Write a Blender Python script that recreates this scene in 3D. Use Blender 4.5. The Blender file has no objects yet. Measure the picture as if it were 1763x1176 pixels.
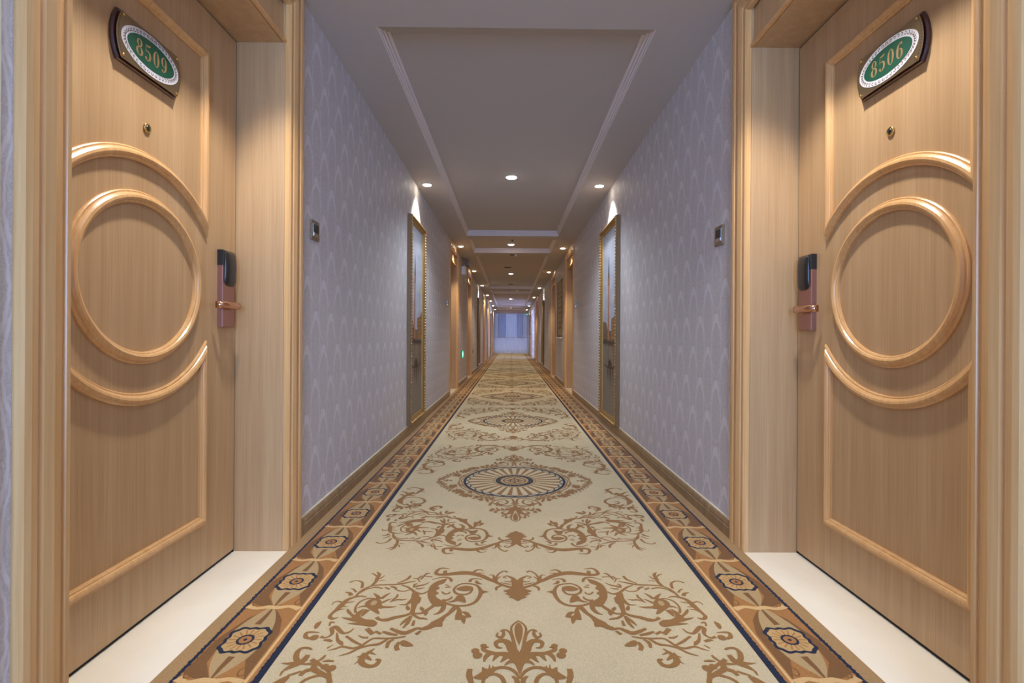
import bpy, bmesh, math, random
from math import sin, cos, pi, sqrt, radians, atan2, hypot
random.seed(7)
C = bpy.context.scene.collection
SC = bpy.context.scene

# ------------------------------------------------------------------ camera
cam_d = bpy.data.cameras.new('camera'); cam = bpy.data.objects.new('camera', cam_d); C.objects.link(cam)
cam.location = (0, 0, 0.90)
cam_d.sensor_width = 36.0
cam_d.lens = 832.0 / 1763.0 * 36.0
cam_d.shift_x = -5.0 / 1763.0
cam_d.shift_y = -6.5 / 1763.0
cam_d.clip_start = 0.02; cam_d.clip_end = 200
YAW, ROLL = 0.009, 0.0060
from mathutils import Matrix, Vector
cam.matrix_world = (Matrix.Translation((0, 0, 0.90)) @ Matrix.Rotation(-YAW, 4, 'Z')
                    @ Matrix.Rotation(pi/2, 4, 'X') @ Matrix.Rotation(ROLL, 4, 'Z'))
SC.camera = cam

# ------------------------------------------------------------------ view + world
SC.view_settings.view_transform = 'Standard'; SC.view_settings.look = 'None'
SC.view_settings.gamma = 1; SC.view_settings.use_curve_mapping = False
SC.view_settings.exposure = 0.56
SC.cycles.max_bounces = 10; SC.cycles.diffuse_bounces = 6
SC.cycles.sample_clamp_indirect = 4.0
w = bpy.data.worlds.new('world'); SC.world = w; w.use_nodes = True
bg = w.node_tree.nodes['Background']
bg.inputs[0].default_value = (0.42, 0.50, 0.80, 1); bg.inputs[1].default_value = 0.45

# corridor planes (metres). x: wall planes, y: depth from camera, z up
WL, WR, ZC = -0.938, 0.997, 2.405
DL, DR = -1.150, 1.209
Y0, Y1 = -3.0, 27.2
def area(name, loc, rot, sx, sy, e, col):
    d = bpy.data.lights.new(name, 'AREA'); d.shape = 'RECTANGLE'; d.size = sx; d.size_y = sy
    d.energy = e; d.color = col
    o = bpy.data.objects.new(name, d); o.location = loc; o.rotation_euler = rot; C.objects.link(o); return o
# daylight: window behind the camera, far end window, side window
area('daylight_near_window', (0.03, -2.85, 1.25), (pi/2, 0, pi), 1.6, 1.9, 118.0, (0.34, 0.56, 1.0)).rotation_euler = (pi/2, 0, 0)
area('daylight_far_window', (0.03, 28.6, 1.4), (-pi/2, 0, 0), 2.2, 2.4, 3.6, (0.50, 0.60, 1.0))
area('daylight_side_window', (1.9, 21.5, 1.3), (pi/2, 0, pi/2), 2.0, 2.0, 55.0, (0.66, 0.72, 1.0))

# ------------------------------------------------------------------ materials
def nt(name):
    m = bpy.data.materials.new(name); m.use_nodes = True
    t = m.node_tree; b = t.nodes['Principled BSDF']; return m, t, b
def N(t, typ, **kw):
    n = t.nodes.new(typ)
    for k, v in kw.items(): setattr(n, k, v)
    return n
def math_(t, op, a, b=None, c=None, clamp=False):
    n = t.nodes.new('ShaderNodeMath'); n.operation = op; n.use_clamp = clamp
    for i, v in enumerate((a, b, c)):
        if v is None: continue
        if isinstance(v, (int, float)): n.inputs[i].default_value = v
        else: t.links.new(v, n.inputs[i])
    return n.outputs[0]
def srgb(r, g, b):
    f = lambda c: (c/255/12.92) if c/255 <= 0.04045 else ((c/255+0.055)/1.055)**2.4
    return (f(r), f(g), f(b), 1)
def plain(name, col, rough=0.5, metal=0.0, coat=0.0, bump=None, spec=None):
    m, t, b = nt(name)
    b.inputs['Roughness'].default_value = rough; b.inputs['Metallic'].default_value = metal
    b.inputs['Coat Weight'].default_value = coat
    if spec is not None: b.inputs['Specular IOR Level'].default_value = spec
    tc = N(t, 'ShaderNodeTexCoord'); nz = N(t, 'ShaderNodeTexNoise')
    nz.inputs['Scale'].default_value = bump[0] if bump else 40
    t.links.new(tc.outputs['Object'], nz.inputs['Vector'])
    mx = N(t, 'ShaderNodeMix', data_type='RGBA')
    k = bump[2] if bump and len(bump) > 2 else 0.06
    mx.inputs[6].default_value = tuple(c*(1-k) for c in col[:3]) + (1,)
    mx.inputs[7].default_value = tuple(min(1, c*(1+k)) for c in col[:3]) + (1,)
    t.links.new(nz.outputs[0], mx.inputs[0]); t.links.new(mx.outputs[2], b.inputs['Base Color'])
    if bump:
        bp = N(t, 'ShaderNodeBump'); bp.inputs['Strength'].default_value = bump[1]; bp.inputs['Distance'].default_value = 0.002
        t.links.new(nz.outputs[0], bp.inputs['Height']); t.links.new(bp.outputs[0], b.inputs['Normal'])
    return m
def wood(name, dark, mid, light, rough=0.38, fine=260.0, coat=0.25):
    m, t, b = nt(name)
    tc = N(t, 'ShaderNodeTexCoord')
    mp = N(t, 'ShaderNodeMapping'); mp.inputs['Scale'].default_value = (fine, fine, 3.2)
    t.links.new(tc.outputs['Object'], mp.inputs[0])
    n1 = N(t, 'ShaderNodeTexNoise'); n1.inputs['Scale'].default_value = 1.0; n1.inputs['Detail'].default_value = 3
    t.links.new(mp.outputs[0], n1.inputs['Vector'])
    mp2 = N(t, 'ShaderNodeMapping'); mp2.inputs['Scale'].default_value = (26, 26, 0.9)
    t.links.new(tc.outputs['Object'], mp2.inputs[0])
    n2 = N(t, 'ShaderNodeTexNoise'); n2.inputs['Scale'].default_value = 1.0; n2.inputs['Detail'].default_value = 2
    t.links.new(mp2.outputs[0], n2.inputs['Vector'])
    s = math_(t, 'MULTIPLY_ADD', n1.outputs[0], 0.55, math_(t, 'MULTIPLY', n2.outputs[0], 0.45))
    cr = N(t, 'ShaderNodeValToRGB'); e = cr.color_ramp.elements
    e[0].position = 0.34; e[0].color = dark; e[1].position = 0.66; e[1].color = light
    x = e.new(0.5); x.color = mid
    t.links.new(s, cr.inputs[0]); t.links.new(cr.outputs[0], b.inputs['Base Color'])
    b.inputs['Roughness'].default_value = rough; b.inputs['Coat Weight'].default_value = coat
    b.inputs['Coat Roughness'].default_value = 0.22
    bp = N(t, 'ShaderNodeBump'); bp.inputs['Strength'].default_value = 0.12; bp.inputs['Distance'].default_value = 0.001
    t.links.new(n1.outputs[0], bp.inputs['Height']); t.links.new(bp.outputs[0], b.inputs['Normal'])
    return m
M = {}
M['veneer'] = wood('wood_veneer', srgb(176,141,99), srgb(187,152,110), srgb(196,163,121), rough=0.42, coat=0.15)
M['solid'] = wood('wood_solid', srgb(204,155,99), srgb(213,166,110), srgb(221,178,123), rough=0.32, fine=120, coat=0.3)
M['base'] = wood('baseboard_wood', srgb(128,101,70), srgb(146,118,84), srgb(164,136,100), rough=0.4, fine=90)
M['marble'] = plain('marble_floor', srgb(244,236,216), 0.12, coat=0.3, bump=(9, 0.02, 0.05))
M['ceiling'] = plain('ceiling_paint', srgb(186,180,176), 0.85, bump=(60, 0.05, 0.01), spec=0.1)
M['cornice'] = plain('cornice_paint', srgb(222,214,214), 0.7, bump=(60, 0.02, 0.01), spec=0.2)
M['white'] = plain('white_plastic', srgb(225,224,222), 0.4)
M['trimcream'] = plain('cream_strip', srgb(225,214,185), 0.5)
M['gold'] = plain('gilt_frame', (0.46, 0.30, 0.12, 1), 0.40, 0.8, bump=(120, 0.35, 0.25))
M['golddark'] = plain('gilt_side', srgb(142,110,72), 0.5, 0.25, bump=(90, 0.3, 0.15))
M['brass'] = plain('brass', (0.72, 0.52, 0.22, 1), 0.2, 1.0)
M['chrome'] = plain('chrome', (0.75, 0.76, 0.78, 1), 0.18, 1.0)
M['plategold'] = plain('brushed_gold_plate', (0.42, 0.31, 0.18, 1), 0.3, 0.9, bump=(300, 0.1, 0.1))
M['backing'] = plain('dark_plum_lacquer', srgb(70,42,44), 0.15, coat=0.8)
M['green'] = plain('green_enamel', srgb(10,74,52), 0.5)
M['enamel'] = plain('white_enamel', srgb(208,207,212), 0.3)
M['scroll'] = plain('dark_engraving', srgb(84,66,48), 0.5)
M['numeral'] = plain('gold_numeral', srgb(150,120,82), 0.45)
M['copper'] = plain('brushed_copper', (0.40, 0.22, 0.185, 1), 0.33, 0.9, bump=(200, 0.05, 0.05))
M['coppershine'] = plain('polished_copper', (0.62, 0.36, 0.24, 1), 0.18, 1.0)
M['black'] = plain('black_plastic', srgb(26,26,28), 0.32, coat=0.3)
M['gap'] = plain('dark_gap_shade', srgb(22,18,18), 0.7)  # near-black colour standing in for shade in the door gaps
M['bronze'] = plain('champagne_metal', srgb(150,136,118), 0.3, 0.7)
M['dim'] = plain('dark_grille', srgb(70,58,44), 0.7, bump=(400, 0.3, 0.2))
M['vent'] = plain('grey_plastic', srgb(130,124,120), 0.5)
M['frameal'] = plain('grey_blue_window_frame', srgb(92,100,132), 0.4)
M['parapet'] = plain('white_parapet', srgb(235,236,240), 0.8)
M['darkwood'] = wood('dark_wood', srgb(52,32,20), srgb(66,42,27), srgb(80,52,34))
M['paper'] = plain('aged_paper', srgb(196,182,146), 0.8, bump=(30, 0.1, 0.08))
def emis(name, col, s):
    m, t, b = nt(name); b.inputs['Base Color'].default_value = col
    b.inputs['Emission Color'].default_value = col; b.inputs['Emission Strength'].default_value = s
    return m
M['lens'] = emis('lamp_lens', (1.0, 0.86, 0.66, 1), 26.0)
M['lensw'] = emis('lamp_lens_white', (1.0, 0.93, 0.82, 1), 34.0)
M['exit'] = emis('green_sign_light', (0.03, 0.60, 0.30, 1), 0.8)
M['exitw'] = emis('white_sign_light', (0.75, 1.0, 0.9, 1), 1.0)

def glass_mat():
    m, t, b = nt('window_glass'); b.inputs['Base Color'].default_value = (0.85, 0.9, 1, 1)
    b.inputs['Transmission Weight'].default_value = 1; b.inputs['Roughness'].default_value = 0.0; b.inputs['IOR'].default_value = 1.05
    return m
M['glass'] = glass_mat()
def pane(name, col, rough, tr):
    m, t, b = nt(name); b.inputs['Base Color'].default_value = col; b.inputs['Roughness'].default_value = rough
    b.inputs['Transmission Weight'].default_value = tr; b.inputs['IOR'].default_value = 1.05; return m
M['tint'] = pane('blue_tinted_glass', (0.30, 0.40, 0.62, 1), 0.05, 1.0)
M['frost'] = pane('frosted_glass', (0.95, 0.95, 1.0, 1), 0.7, 0.9)
def sheer():
    m = bpy.data.materials.new('sheer_voile'); m.use_nodes = True; t = m.node_tree
    t.nodes.remove(t.nodes['Principled BSDF']); out = t.nodes['Material Output']
    d = N(t, 'ShaderNodeBsdfDiffuse'); d.inputs[0].default_value = (0.80, 0.80, 0.88, 1)
    tr = N(t, 'ShaderNodeBsdfTranslucent'); tr.inputs[0].default_value = (0.78, 0.80, 0.95, 1)
    tp = N(t, 'ShaderNodeBsdfTransparent')
    a = N(t, 'ShaderNodeMixShader'); a.inputs[0].default_value = 0.65
    t.links.new(d.outputs[0], a.inputs[1]); t.links.new(tr.outputs[0], a.inputs[2])
    c = N(t, 'ShaderNodeMixShader'); c.inputs[0].default_value = 0.32
    tc = N(t, 'ShaderNodeTexCoord'); nz = N(t, 'ShaderNodeTexNoise'); nz.inputs['Scale'].default_value = 30
    t.links.new(tc.outputs['Object'], nz.inputs['Vector'])
    t.links.new(math_(t, 'MULTIPLY_ADD', nz.outputs[0], 0.1, 0.25), c.inputs[0])
    t.links.new(a.outputs[0], c.inputs[1]); t.links.new(tp.outputs[0], c.inputs[2])
    t.links.new(c.outputs[0], out.inputs[0]); return m
M['sheer'] = sheer()

def wallpaper():
    m, t, b = nt('damask_wallpaper')
    tc = N(t, 'ShaderNodeTexCoord'); sp = N(t, 'ShaderNodeSeparateXYZ'); t.links.new(tc.outputs['Object'], sp.inputs[0])
    wn = N(t, 'ShaderNodeTexNoise'); wn.inputs['Scale'].default_value = 34; wn.inputs['Detail'].default_value = 2
    t.links.new(tc.outputs['Object'], wn.inputs['Vector'])
    wob = math_(t, 'MULTIPLY', math_(t, 'SUBTRACT', wn.outputs[0], 0.5), 0.22)
    masks = []
    for (ou, ov) in ((0.0, 0.0), (0.5, 0.5)):
        px = math_(t, 'SUBTRACT', math_(t, 'FRACT', math_(t, 'ADD', math_(t, 'DIVIDE', sp.outputs[1], 0.197), ou + 20.15)), 0.5)
        pz = math_(t, 'SUBTRACT', math_(t, 'FRACT', math_(t, 'ADD', math_(t, 'DIVIDE', sp.outputs[2], 0.322), ov + 0.33)), 0.5)
        ax = math_(t, 'ABSOLUTE', px)
        # ogee loop: half width shrinks towards the top
        taper = math_(t, 'MULTIPLY_ADD', pz, -0.14, 0.27)
        r = math_(t, 'SQRT', math_(t, 'ADD', math_(t, 'POWER', math_(t, 'DIVIDE', ax, taper), 2.0),
                                   math_(t, 'POWER', math_(t, 'DIVIDE', math_(t, 'ABSOLUTE', pz), 0.44), 2.0)))
        dist = math_(t, 'ABSOLUTE', math_(t, 'ADD', math_(t, 'SUBTRACT', r, 1.0), wob))
        wid = math_(t, 'MAXIMUM', math_(t, 'MULTIPLY_ADD', pz, 0.75, -0.10), 0.075)
        ln = math_(t, 'SUBTRACT', 1.0, math_(t, 'DIVIDE', dist, wid), clamp=True)
        ln = math_(t, 'MULTIPLY', ln, 2.4, clamp=True)
        # hide the lower tip so that it reads as an open arch
        fade = math_(t, 'MULTIPLY', math_(t, 'ADD', pz, 0.47), 6.0, clamp=True)
        masks.append(math_(t, 'MULTIPLY', ln, fade))
    arch = math_(t, 'MAXIMUM', masks[0], masks[1])
    vo = N(t, 'ShaderNodeTexNoise'); vo.inputs['Scale'].default_value = 62; vo.inputs['Detail'].default_value = 3; vo.inputs['Distortion'].default_value = 2.2
    mp = N(t, 'ShaderNodeMapping'); mp.inputs['Scale'].default_value = (1, 1, 0.7)
    t.links.new(tc.outputs['Object'], mp.inputs[0]); t.links.new(mp.outputs[0], vo.inputs['Vector'])
    sc = math_(t, 'SUBTRACT', 1.0, math_(t, 'MULTIPLY', math_(t, 'ABSOLUTE', math_(t, 'SUBTRACT', vo.outputs[0], 0.5)), 14.0), clamp=True)
    tot = math_(t, 'MAXIMUM', math_(t, 'MULTIPLY', arch, 0.75), math_(t, 'MULTIPLY', sc, 0.55))
    mx = N(t, 'ShaderNodeMix', data_type='RGBA')
    mx.inputs[6].default_value = srgb(194,189,192); mx.inputs[7].default_value = srgb(226,223,230)
    t.links.new(tot, mx.inputs[0]); t.links.new(mx.outputs[2], b.inputs['Base Color'])
    t.links.new(math_(t, 'MULTIPLY_ADD', tot, -0.22, 0.68), b.inputs['Roughness'])
    bp = N(t, 'ShaderNodeBump'); bp.inputs['Strength'].default_value = 0.15; bp.inputs['Distance'].default_value = 0.001
    t.links.new(tot, bp.inputs['Height']); t.links.new(bp.outputs[0], b.inputs['Normal'])
    return m
M['paperwall'] = wallpaper()
def carpetm(name, col, k=0.10):
    m, t, b = nt(name); b.inputs['Roughness'].default_value = 0.95; b.inputs['Specular IOR Level'].default_value = 0.1
    b.inputs['Sheen Weight'].default_value = 0.12
    tc = N(t, 'ShaderNodeTexCoord'); n1 = N(t, 'ShaderNodeTexNoise'); n1.inputs['Scale'].default_value = 300; n1.inputs['Detail'].default_value = 2
    n2 = N(t, 'ShaderNodeTexNoise'); n2.inputs['Scale'].default_value = 5; n2.inputs['Detail'].default_value = 3
    t.links.new(tc.outputs['Object'], n1.inputs['Vector']); t.links.new(tc.outputs['Object'], n2.inputs['Vector'])
    s = math_(t, 'ADD', math_(t, 'MULTIPLY', math_(t, 'SUBTRACT', n1.outputs[0], 0.5), 4.2), math_(t, 'MULTIPLY', math_(t, 'SUBTRACT', n2.outputs[0], 0.5), 1.1))
    f = math_(t, 'MULTIPLY_ADD', s, k*1.6, 1.0)
    vm = N(t, 'ShaderNodeVectorMath', operation='SCALE'); vm.inputs[0].default_value = col[:3]
    t.links.new(f, vm.inputs['Scale']); t.links.new(vm.outputs[0], b.inputs['Base Color'])
    bp = N(t, 'ShaderNodeBump'); bp.inputs['Strength'].default_value = 0.35; bp.inputs['Distance'].default_value = 0.003
    t.links.new(n1.outputs[0], bp.inputs['Height']); t.links.new(bp.outputs[0], b.inputs['Normal'])
    return m
CM = [carpetm('carpet_field', srgb(186,170,135)), carpetm('carpet_scroll', srgb(136,98,52)), carpetm('carpet_navy', srgb(27,32,48)),
      carpetm('carpet_edge', srgb(158,126,82)), carpetm('carpet_border', srgb(156,108,56)), carpetm('carpet_leaf_beige', srgb(168,142,98)),
      carpetm('carpet_leaf_brown', srgb(116,80,40)), carpetm('carpet_cream', srgb(200,164,110)), carpetm('carpet_flower', srgb(180,146,94))]
FIELD, SCR, NAVY, EDGE, BORD, LBEI, LBRN, CREAM, FLOWER = range(9)

# ------------------------------------------------------------------ mesh helper
class MB:
    def __init__(s): s.v = []; s.f = []; s.m = []; s.sm = []
    def add(s, vs, fs, m=0, smooth=False):
        o = len(s.v); s.v += [tuple(p) for p in vs]
        for f in fs: s.f.append([i+o for i in f]); s.m.append(m); s.sm.append(smooth)
        return s
    def box(s, x0, x1, y0, y1, z0, z1, m=0):
        x0, x1 = sorted((x0, x1)); y0, y1 = sorted((y0, y1)); z0, z1 = sorted((z0, z1))
        vs = [(x0,y0,z0),(x1,y0,z0),(x1,y1,z0),(x0,y1,z0),(x0,y0,z1),(x1,y0,z1),(x1,y1,z1),(x0,y1,z1)]
        return s.add(vs, [(0,3,2,1),(4,5,6,7),(0,1,5,4),(1,2,6,5),(2,3,7,6),(3,0,4,7)], m)
    def lathe(s, prof, axis='z', c=(0,0,0), n=24, m=0, smooth=True, sx=1.0, sy=1.0):
        """prof: (radius, height) pairs along axis"""
        vs = []; fs = []
        for (r, h) in prof:
            for k in range(n):
                a = 2*pi*k/n; p, q = r*cos(a)*sx, r*sin(a)*sy
                if axis == 'z': vs.append((c[0]+p, c[1]+q, c[2]+h))
                elif axis == 'x': vs.append((c[0]+h, c[1]+p, c[2]+q))
                else: vs.append((c[0]+p, c[1]+h, c[2]+q))
        for i in range(len(prof)-1):
            for k in range(n):
                a, b = i*n+k, i*n+(k+1) % n
                fs.append((a, b, b+n, a+n))
        fs.append(tuple(range(n))[::-1]); fs.append(tuple(range((len(prof)-1)*n, len(prof)*n)))
        return s.add(vs, fs, m, smooth)
    def prism(s, poly, n0, n1, fn, m=0, bev=0.0):
        """poly: 2-D outline; fn(n, a, b) -> xyz; extruded from n0 to n1 (optionally with a bevelled front)"""
        k = len(poly); rings = [(n0, 0.0)]
        rings += [(n1-bev, 0.0), (n1, bev)] if bev else [(n1, 0.0)]
        cx = sum(p[0] for p in poly)/k; cy = sum(p[1] for p in poly)/k
        vs = []; fs = []
        for (n, b) in rings:
            for p in poly:
                dx, dy = p[0]-cx, p[1]-cy; L = hypot(dx, dy) or 1; q = max(0.0, (L-b)/L)
                vs.append(fn(n, cx+dx*q, cy+dy*q))
        for r in range(len(rings)-1):
            for i in range(k):
                a, b = r*k+i, r*k+(i+1) % k; fs.append((a, b, b+k, a+k))
        fs.append(tuple(range(k))[::-1]); fs.append(tuple(range((len(rings)-1)*k, len(rings)*k)))
        return s.add(vs, fs, m)
    def sweep(s, path, prof, fn, closed=False, m=0, smooth=False):
        """path: 2-D points; prof: (offset to the left of travel, height); fn(h, a, b) -> xyz"""
        n = len(path); k = len(prof); vs = []; fs = []
        for i in range(n):
            p = path[i]
            a = path[(i-1) % n] if (closed or i > 0) else None
            b = path[(i+1) % n] if (closed or i < n-1) else None
            def nrm(p, q):
                dx, dy = q[0]-p[0], q[1]-p[1]; L = hypot(dx, dy) or 1e-9; return (-dy/L, dx/L)
            if a is None: nx, ny = nrm(p, b); f = 1
            elif b is None: nx, ny = nrm(a, p); f = 1
            else:
                n1, n2 = nrm(a, p), nrm(p, b); nx, ny = n1[0]+n2[0], n1[1]+n2[1]
                L = hypot(nx, ny) or 1e-9; nx, ny = nx/L, ny/L
                f = 1/max(0.22, nx*n1[0]+ny*n1[1])
            for (t, h) in prof: vs.append(fn(h, p[0]+nx*t*f, p[1]+ny*t*f))
        rng = n if closed else n-1
        for i in range(rng):
            j = (i+1) % n
            for q in range(k-1): fs.append((i*k+q, i*k+q+1, j*k+q+1, j*k+q))
        if not closed:
            fs.append(tuple(range(k))[::-1]); fs.append(tuple((n-1)*k+q for q in range(k)))
        return s.add(vs, fs, m, smooth)
    def build(s, name, mats, parent=None, recalc=True, loc=None):
        me = bpy.data.meshes.new(name); me.from_pydata(s.v, [], s.f)
        if not isinstance(mats, (list, tuple)): mats = [mats]
        for x in mats: me.materials.append(x)
        me.polygons.foreach_set('material_index', s.m); me.polygons.foreach_set('use_smooth', s.sm)
        if recalc:
            b = bmesh.new(); b.from_mesh(me); bmesh.ops.recalc_face_normals(b, faces=b.faces); b.to_mesh(me); b.free()
        me.update()
        o = bpy.data.objects.new(name, me); C.objects.link(o)
        if parent: o.parent = parent
        if loc: o.location = loc
        return o
def tag(o, label=None, cat=None, group=None, kind=None):
    if label: o['label'] = label
    if cat: o['category'] = cat
    if group: o['group'] = group
    if kind: o['kind'] = kind
    return o
def empty(name, loc):
    o = bpy.data.objects.new(name, None); o.location = loc; o.empty_display_size = 0.05; C.objects.link(o); return o
def copy_tree(o, parent=None):
    c = o.copy(); C.objects.link(c)
    if parent: c.parent = parent
    for ch in list(o.children): copy_tree(ch, c)
    return c
def side_fn(s):          # local: n towards the corridor, u along the corridor, z up.  s=+1 left wall, -1 right wall
    return lambda n, u, z: (s*n, u, z)

# ------------------------------------------------------------------ room shell
# openings: (centre depth, number) per side
DOORS_L = [1.522+0.010, 7.96, 10.94, 16.78, 19.6, 25.4]
DOORS_R = [1.539-0.010, 8.20, 11.25, 18.1]
SIDEWIN = (20.4, 22.7)
def wall(name, side, doors, extra=None):
    mb = MB(); pl = WL if side > 0 else WR
    x0, x1 = (pl-0.30, pl) if side > 0 else (pl, pl+0.30)
    cuts = [(c-0.56, c+0.56, 0.0, ZC) for c in doors]
    if extra: cuts.append((extra[0], extra[1], 0.0, 2.2))
    cuts.sort(); y = Y0
    for (a, b, z0, z1) in cuts:
        mb.box(x0, x1, y, a, 0, ZC)
        if z1 < ZC: mb.box(x0, x1, a, b, z1, ZC)
        y = b
    mb.box(x0, x1, y, Y1+0.6, 0, ZC)
    o = mb.build(name, M['paperwall']); tag(o, kind='structure'); return o
tag(wall('wall_left', 1, DOORS_L), 'left corridor wall in pale lilac damask wallpaper', 'wall')
tag(wall('wall_right', -1, DOORS_R, SIDEWIN), 'right corridor wall in pale lilac damask wallpaper', 'wall')
# floor
tag(MB().box(-1.35, 1.40, Y0-0.2, Y1+0.8, -0.12, 0.0).build('floor', M['marble']), 'cream marble floor seen in the door recesses', 'floor', kind='structure')
# ceiling with recessed coffers
RX = 0.68; CX = 0.02
COFF = [(2.35, 7.155), (7.42, 8.58), (8.88, 14.9), (15.2, 16.5), (16.85, 22.5), (22.85, 24.2), (24.5, 26.4)]
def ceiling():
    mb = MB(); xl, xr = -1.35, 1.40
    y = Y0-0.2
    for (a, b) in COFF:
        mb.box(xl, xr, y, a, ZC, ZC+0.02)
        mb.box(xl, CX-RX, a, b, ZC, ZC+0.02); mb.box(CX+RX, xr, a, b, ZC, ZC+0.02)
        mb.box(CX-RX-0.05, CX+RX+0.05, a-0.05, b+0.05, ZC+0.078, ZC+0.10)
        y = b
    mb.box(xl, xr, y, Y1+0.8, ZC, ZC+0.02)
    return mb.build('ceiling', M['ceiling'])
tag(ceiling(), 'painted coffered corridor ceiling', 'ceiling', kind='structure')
for i, (a, b) in enumerate(COFF):
    # stepped cornice lining the coffer: sides + far end steep, near end a shallow slope
    mb = MB()
    def stair(p, q, d, near=False):
        # p,q: lower outer edge ends; d: inward direction; builds fluted steps
        pass
    stp = [(0, 0), (0.004, 0.002), (0.004, 0.016), (0.010, 0.020), (0.010, 0.036), (0.018, 0.042), (0.018, 0.058), (0.030, 0.064), (0.030, 0.080)]
    near = 0.18 if (b-a) > 3 else 0.10
    L, R_, Fa, Ne = [], [], [], []
    for (t, h) in stp:
        xl_, xr_ = CX-RX+t, CX+RX-t; yf = b-t; yn = a + near*(h/0.080)
        L.append([(xl_, yn, ZC+h), (xl_, yf, ZC+h)]); R_.append([(xr_, yn, ZC+h), (xr_, yf, ZC+h)])
        Fa.append([(xl_, yf, ZC+h), (xr_, yf, ZC+h)]); Ne.append([(xl_, yn, ZC+h), (xr_, yn, ZC+h)])
    for k, S in enumerate((L, R_, Fa, Ne)):
        vs = [p for row in S for p in row]
        mb.add(vs, [(2*j, 2*j+1, 2*j+3, 2*j+2) for j in range(len(stp)-1)], 1 if k == 3 else 0)
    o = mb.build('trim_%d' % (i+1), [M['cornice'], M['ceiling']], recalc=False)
    tag(o, 'fluted cornice lining ceiling coffer %s' % ['nearest the camera', 'second, short one', 'third, long one', 'fourth, short one', 'fifth, long one', 'sixth, short one', 'last before the curtain'][i], 'cornice', kind='structure')
# end walls
mb = MB(); mb.box(-1.3, 1.35, Y1+0.42, Y1+0.60, 0, 0.06); mb.box(-1.3, 1.35, Y1+0.42, Y1+0.60, 2.30, ZC)
mb.box(-1.3, -0.92, Y1+0.42, Y1+0.60, 0.06, 2.30); mb.box(0.98, 1.35, Y1+0.42, Y1+0.60, 0.06, 2.30)
tag(mb.build('wall_front', M['parapet']), 'white end wall with window behind the sheer curtain', 'wall', kind='structure')
def window(name, y, label, xs, z0, z1):
    r = empty(name, (0.03, y, z0)); tag(r, label, 'window', kind='structure')
    mb = MB(); x0, x1 = xs[0], xs[-1]; H = z1-z0
    mb.box(x0, x1, -0.03, 0.03, 0, 0.06); mb.box(x0, x1, -0.03, 0.03, H-0.06, H)
    for x in xs: mb.box(x-0.03, x+0.03, -0.03, 0.03, 0.06, H-0.06)
    mb.build('window_frame', M['frameal'], r)
    for a, b in zip(xs[:-1], xs[1:]): MB().box(a+0.03, b-0.03, -0.004, 0.004, 0.06, H-0.06).build('window_pane', M['glass'], r)
r = empty('window_1', (0.03, Y1+0.50, 0.06)); tag(r, 'full height window behind the far sheer curtain', 'window', kind='structure')
mb = MB()
mb.box(-0.95, 0.95, -0.03, 0.03, 0, 0.04); mb.box(-0.95, 0.95, -0.03, 0.03, 2.20, 2.24); mb.box(-0.95, 0.95, -0.03, 0.03, 0.82, 0.86)
for x in (-0.93, 0.93): mb.box(x-0.02, x+0.02, -0.03, 0.03, 0.04, 2.20)
mb.build('window_frame', M['parapet'], r)
for k, (a, b) in enumerate(((-0.74, -0.32), (0.34, 0.68))):
    mb = MB(); t_ = 0.045
    mb.box(a, a+t_, -0.03, 0.02, 0.86, 2.16); mb.box(b-t_, b, -0.03, 0.02, 0.86, 2.16); mb.box(a, b, -0.03, 0.02, 0.86, 0.86+t_); mb.box(a, b, -0.03, 0.02, 2.16-t_, 2.16)
    sa = mb.build('window_sash', M['frameal'], r)
    MB().box(a+t_, b-t_, -0.006, 0.0, 0.86+t_, 2.16-t_).build('tinted_pane', M['tint'], sa)
MB().box(-0.91, 0.91, -0.004, 0.004, 0.04, 0.82).build('frosted_lower_pane', M['frost'], r)
MB().box(-0.32, 0.34, -0.004, 0.004, 0.86, 2.20).build('window_pane', M['glass'], r)
# beam over the curtain
tag(MB().box(WL, WR, Y1-0.14, Y1-0.06, 2.28, ZC).build('trim_9', M['cornice']), 'white pelmet beam above the far curtain', 'pelmet', kind='structure')
# wall behind camera with its window
mb = MB(); mb.box(-1.3, 1.35, Y0-0.2, Y0, 0, 0.25); mb.box(-1.3, 1.35, Y0-0.2, Y0, 2.25, ZC)
mb.box(-1.3, -0.80, Y0-0.2, Y0, 0.25, 2.25); mb.box(0.86, 1.35, Y0-0.2, Y0, 0.25, 2.25)
tag(mb.build('wall_back', M['paperwall']), 'wall behind the camera with a window', 'wall', kind='structure')
r = empty('window_3', (0.03, Y0-0.10, 0.25)); tag(r, 'window behind the camera', 'window', kind='structure')
mb = MB()
for x in (-0.80, 0.0, 0.80): mb.box(x-0.03, x+0.03, -0.03, 0.03, 0, 2.0)
mb.box(-0.83, 0.83, -0.03, 0.03, 0, 0.05); mb.box(-0.83, 0.83, -0.03, 0.03, 1.95, 2.0); mb.build('window_frame', M['frameal'], r)
for x in (-0.40, 0.40): MB().box(x-0.37, x+0.37, -0.004, 0.004, 0.05, 1.95).build('window_pane', M['glass'], r)
# side window reveal box on the right
sx0 = WR+0.30
r = empty('window_2', (sx0, 21.55, 0.0)); tag(r, 'bright side window on the right wall far down the corridor', 'window', kind='structure')
mb = MB()
for yy in (-1.15, -0.38, 0.38, 1.15): mb.box(-0.02, 0.03, yy-0.03, yy+0.03, 0, 2.2)
mb.box(-0.02, 0.03, -1.15, 1.15, 0, 0.06); mb.box(-0.02, 0.03, -1.15, 1.15, 2.14, 2.2); mb.build('window_frame', M['frameal'], r)
for yy in (-0.765, 0, 0.765): MB().box(0.0, 0.008, yy-0.35, yy+0.35, 0.06, 2.14).build('window_pane', M['glass'], r)

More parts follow.
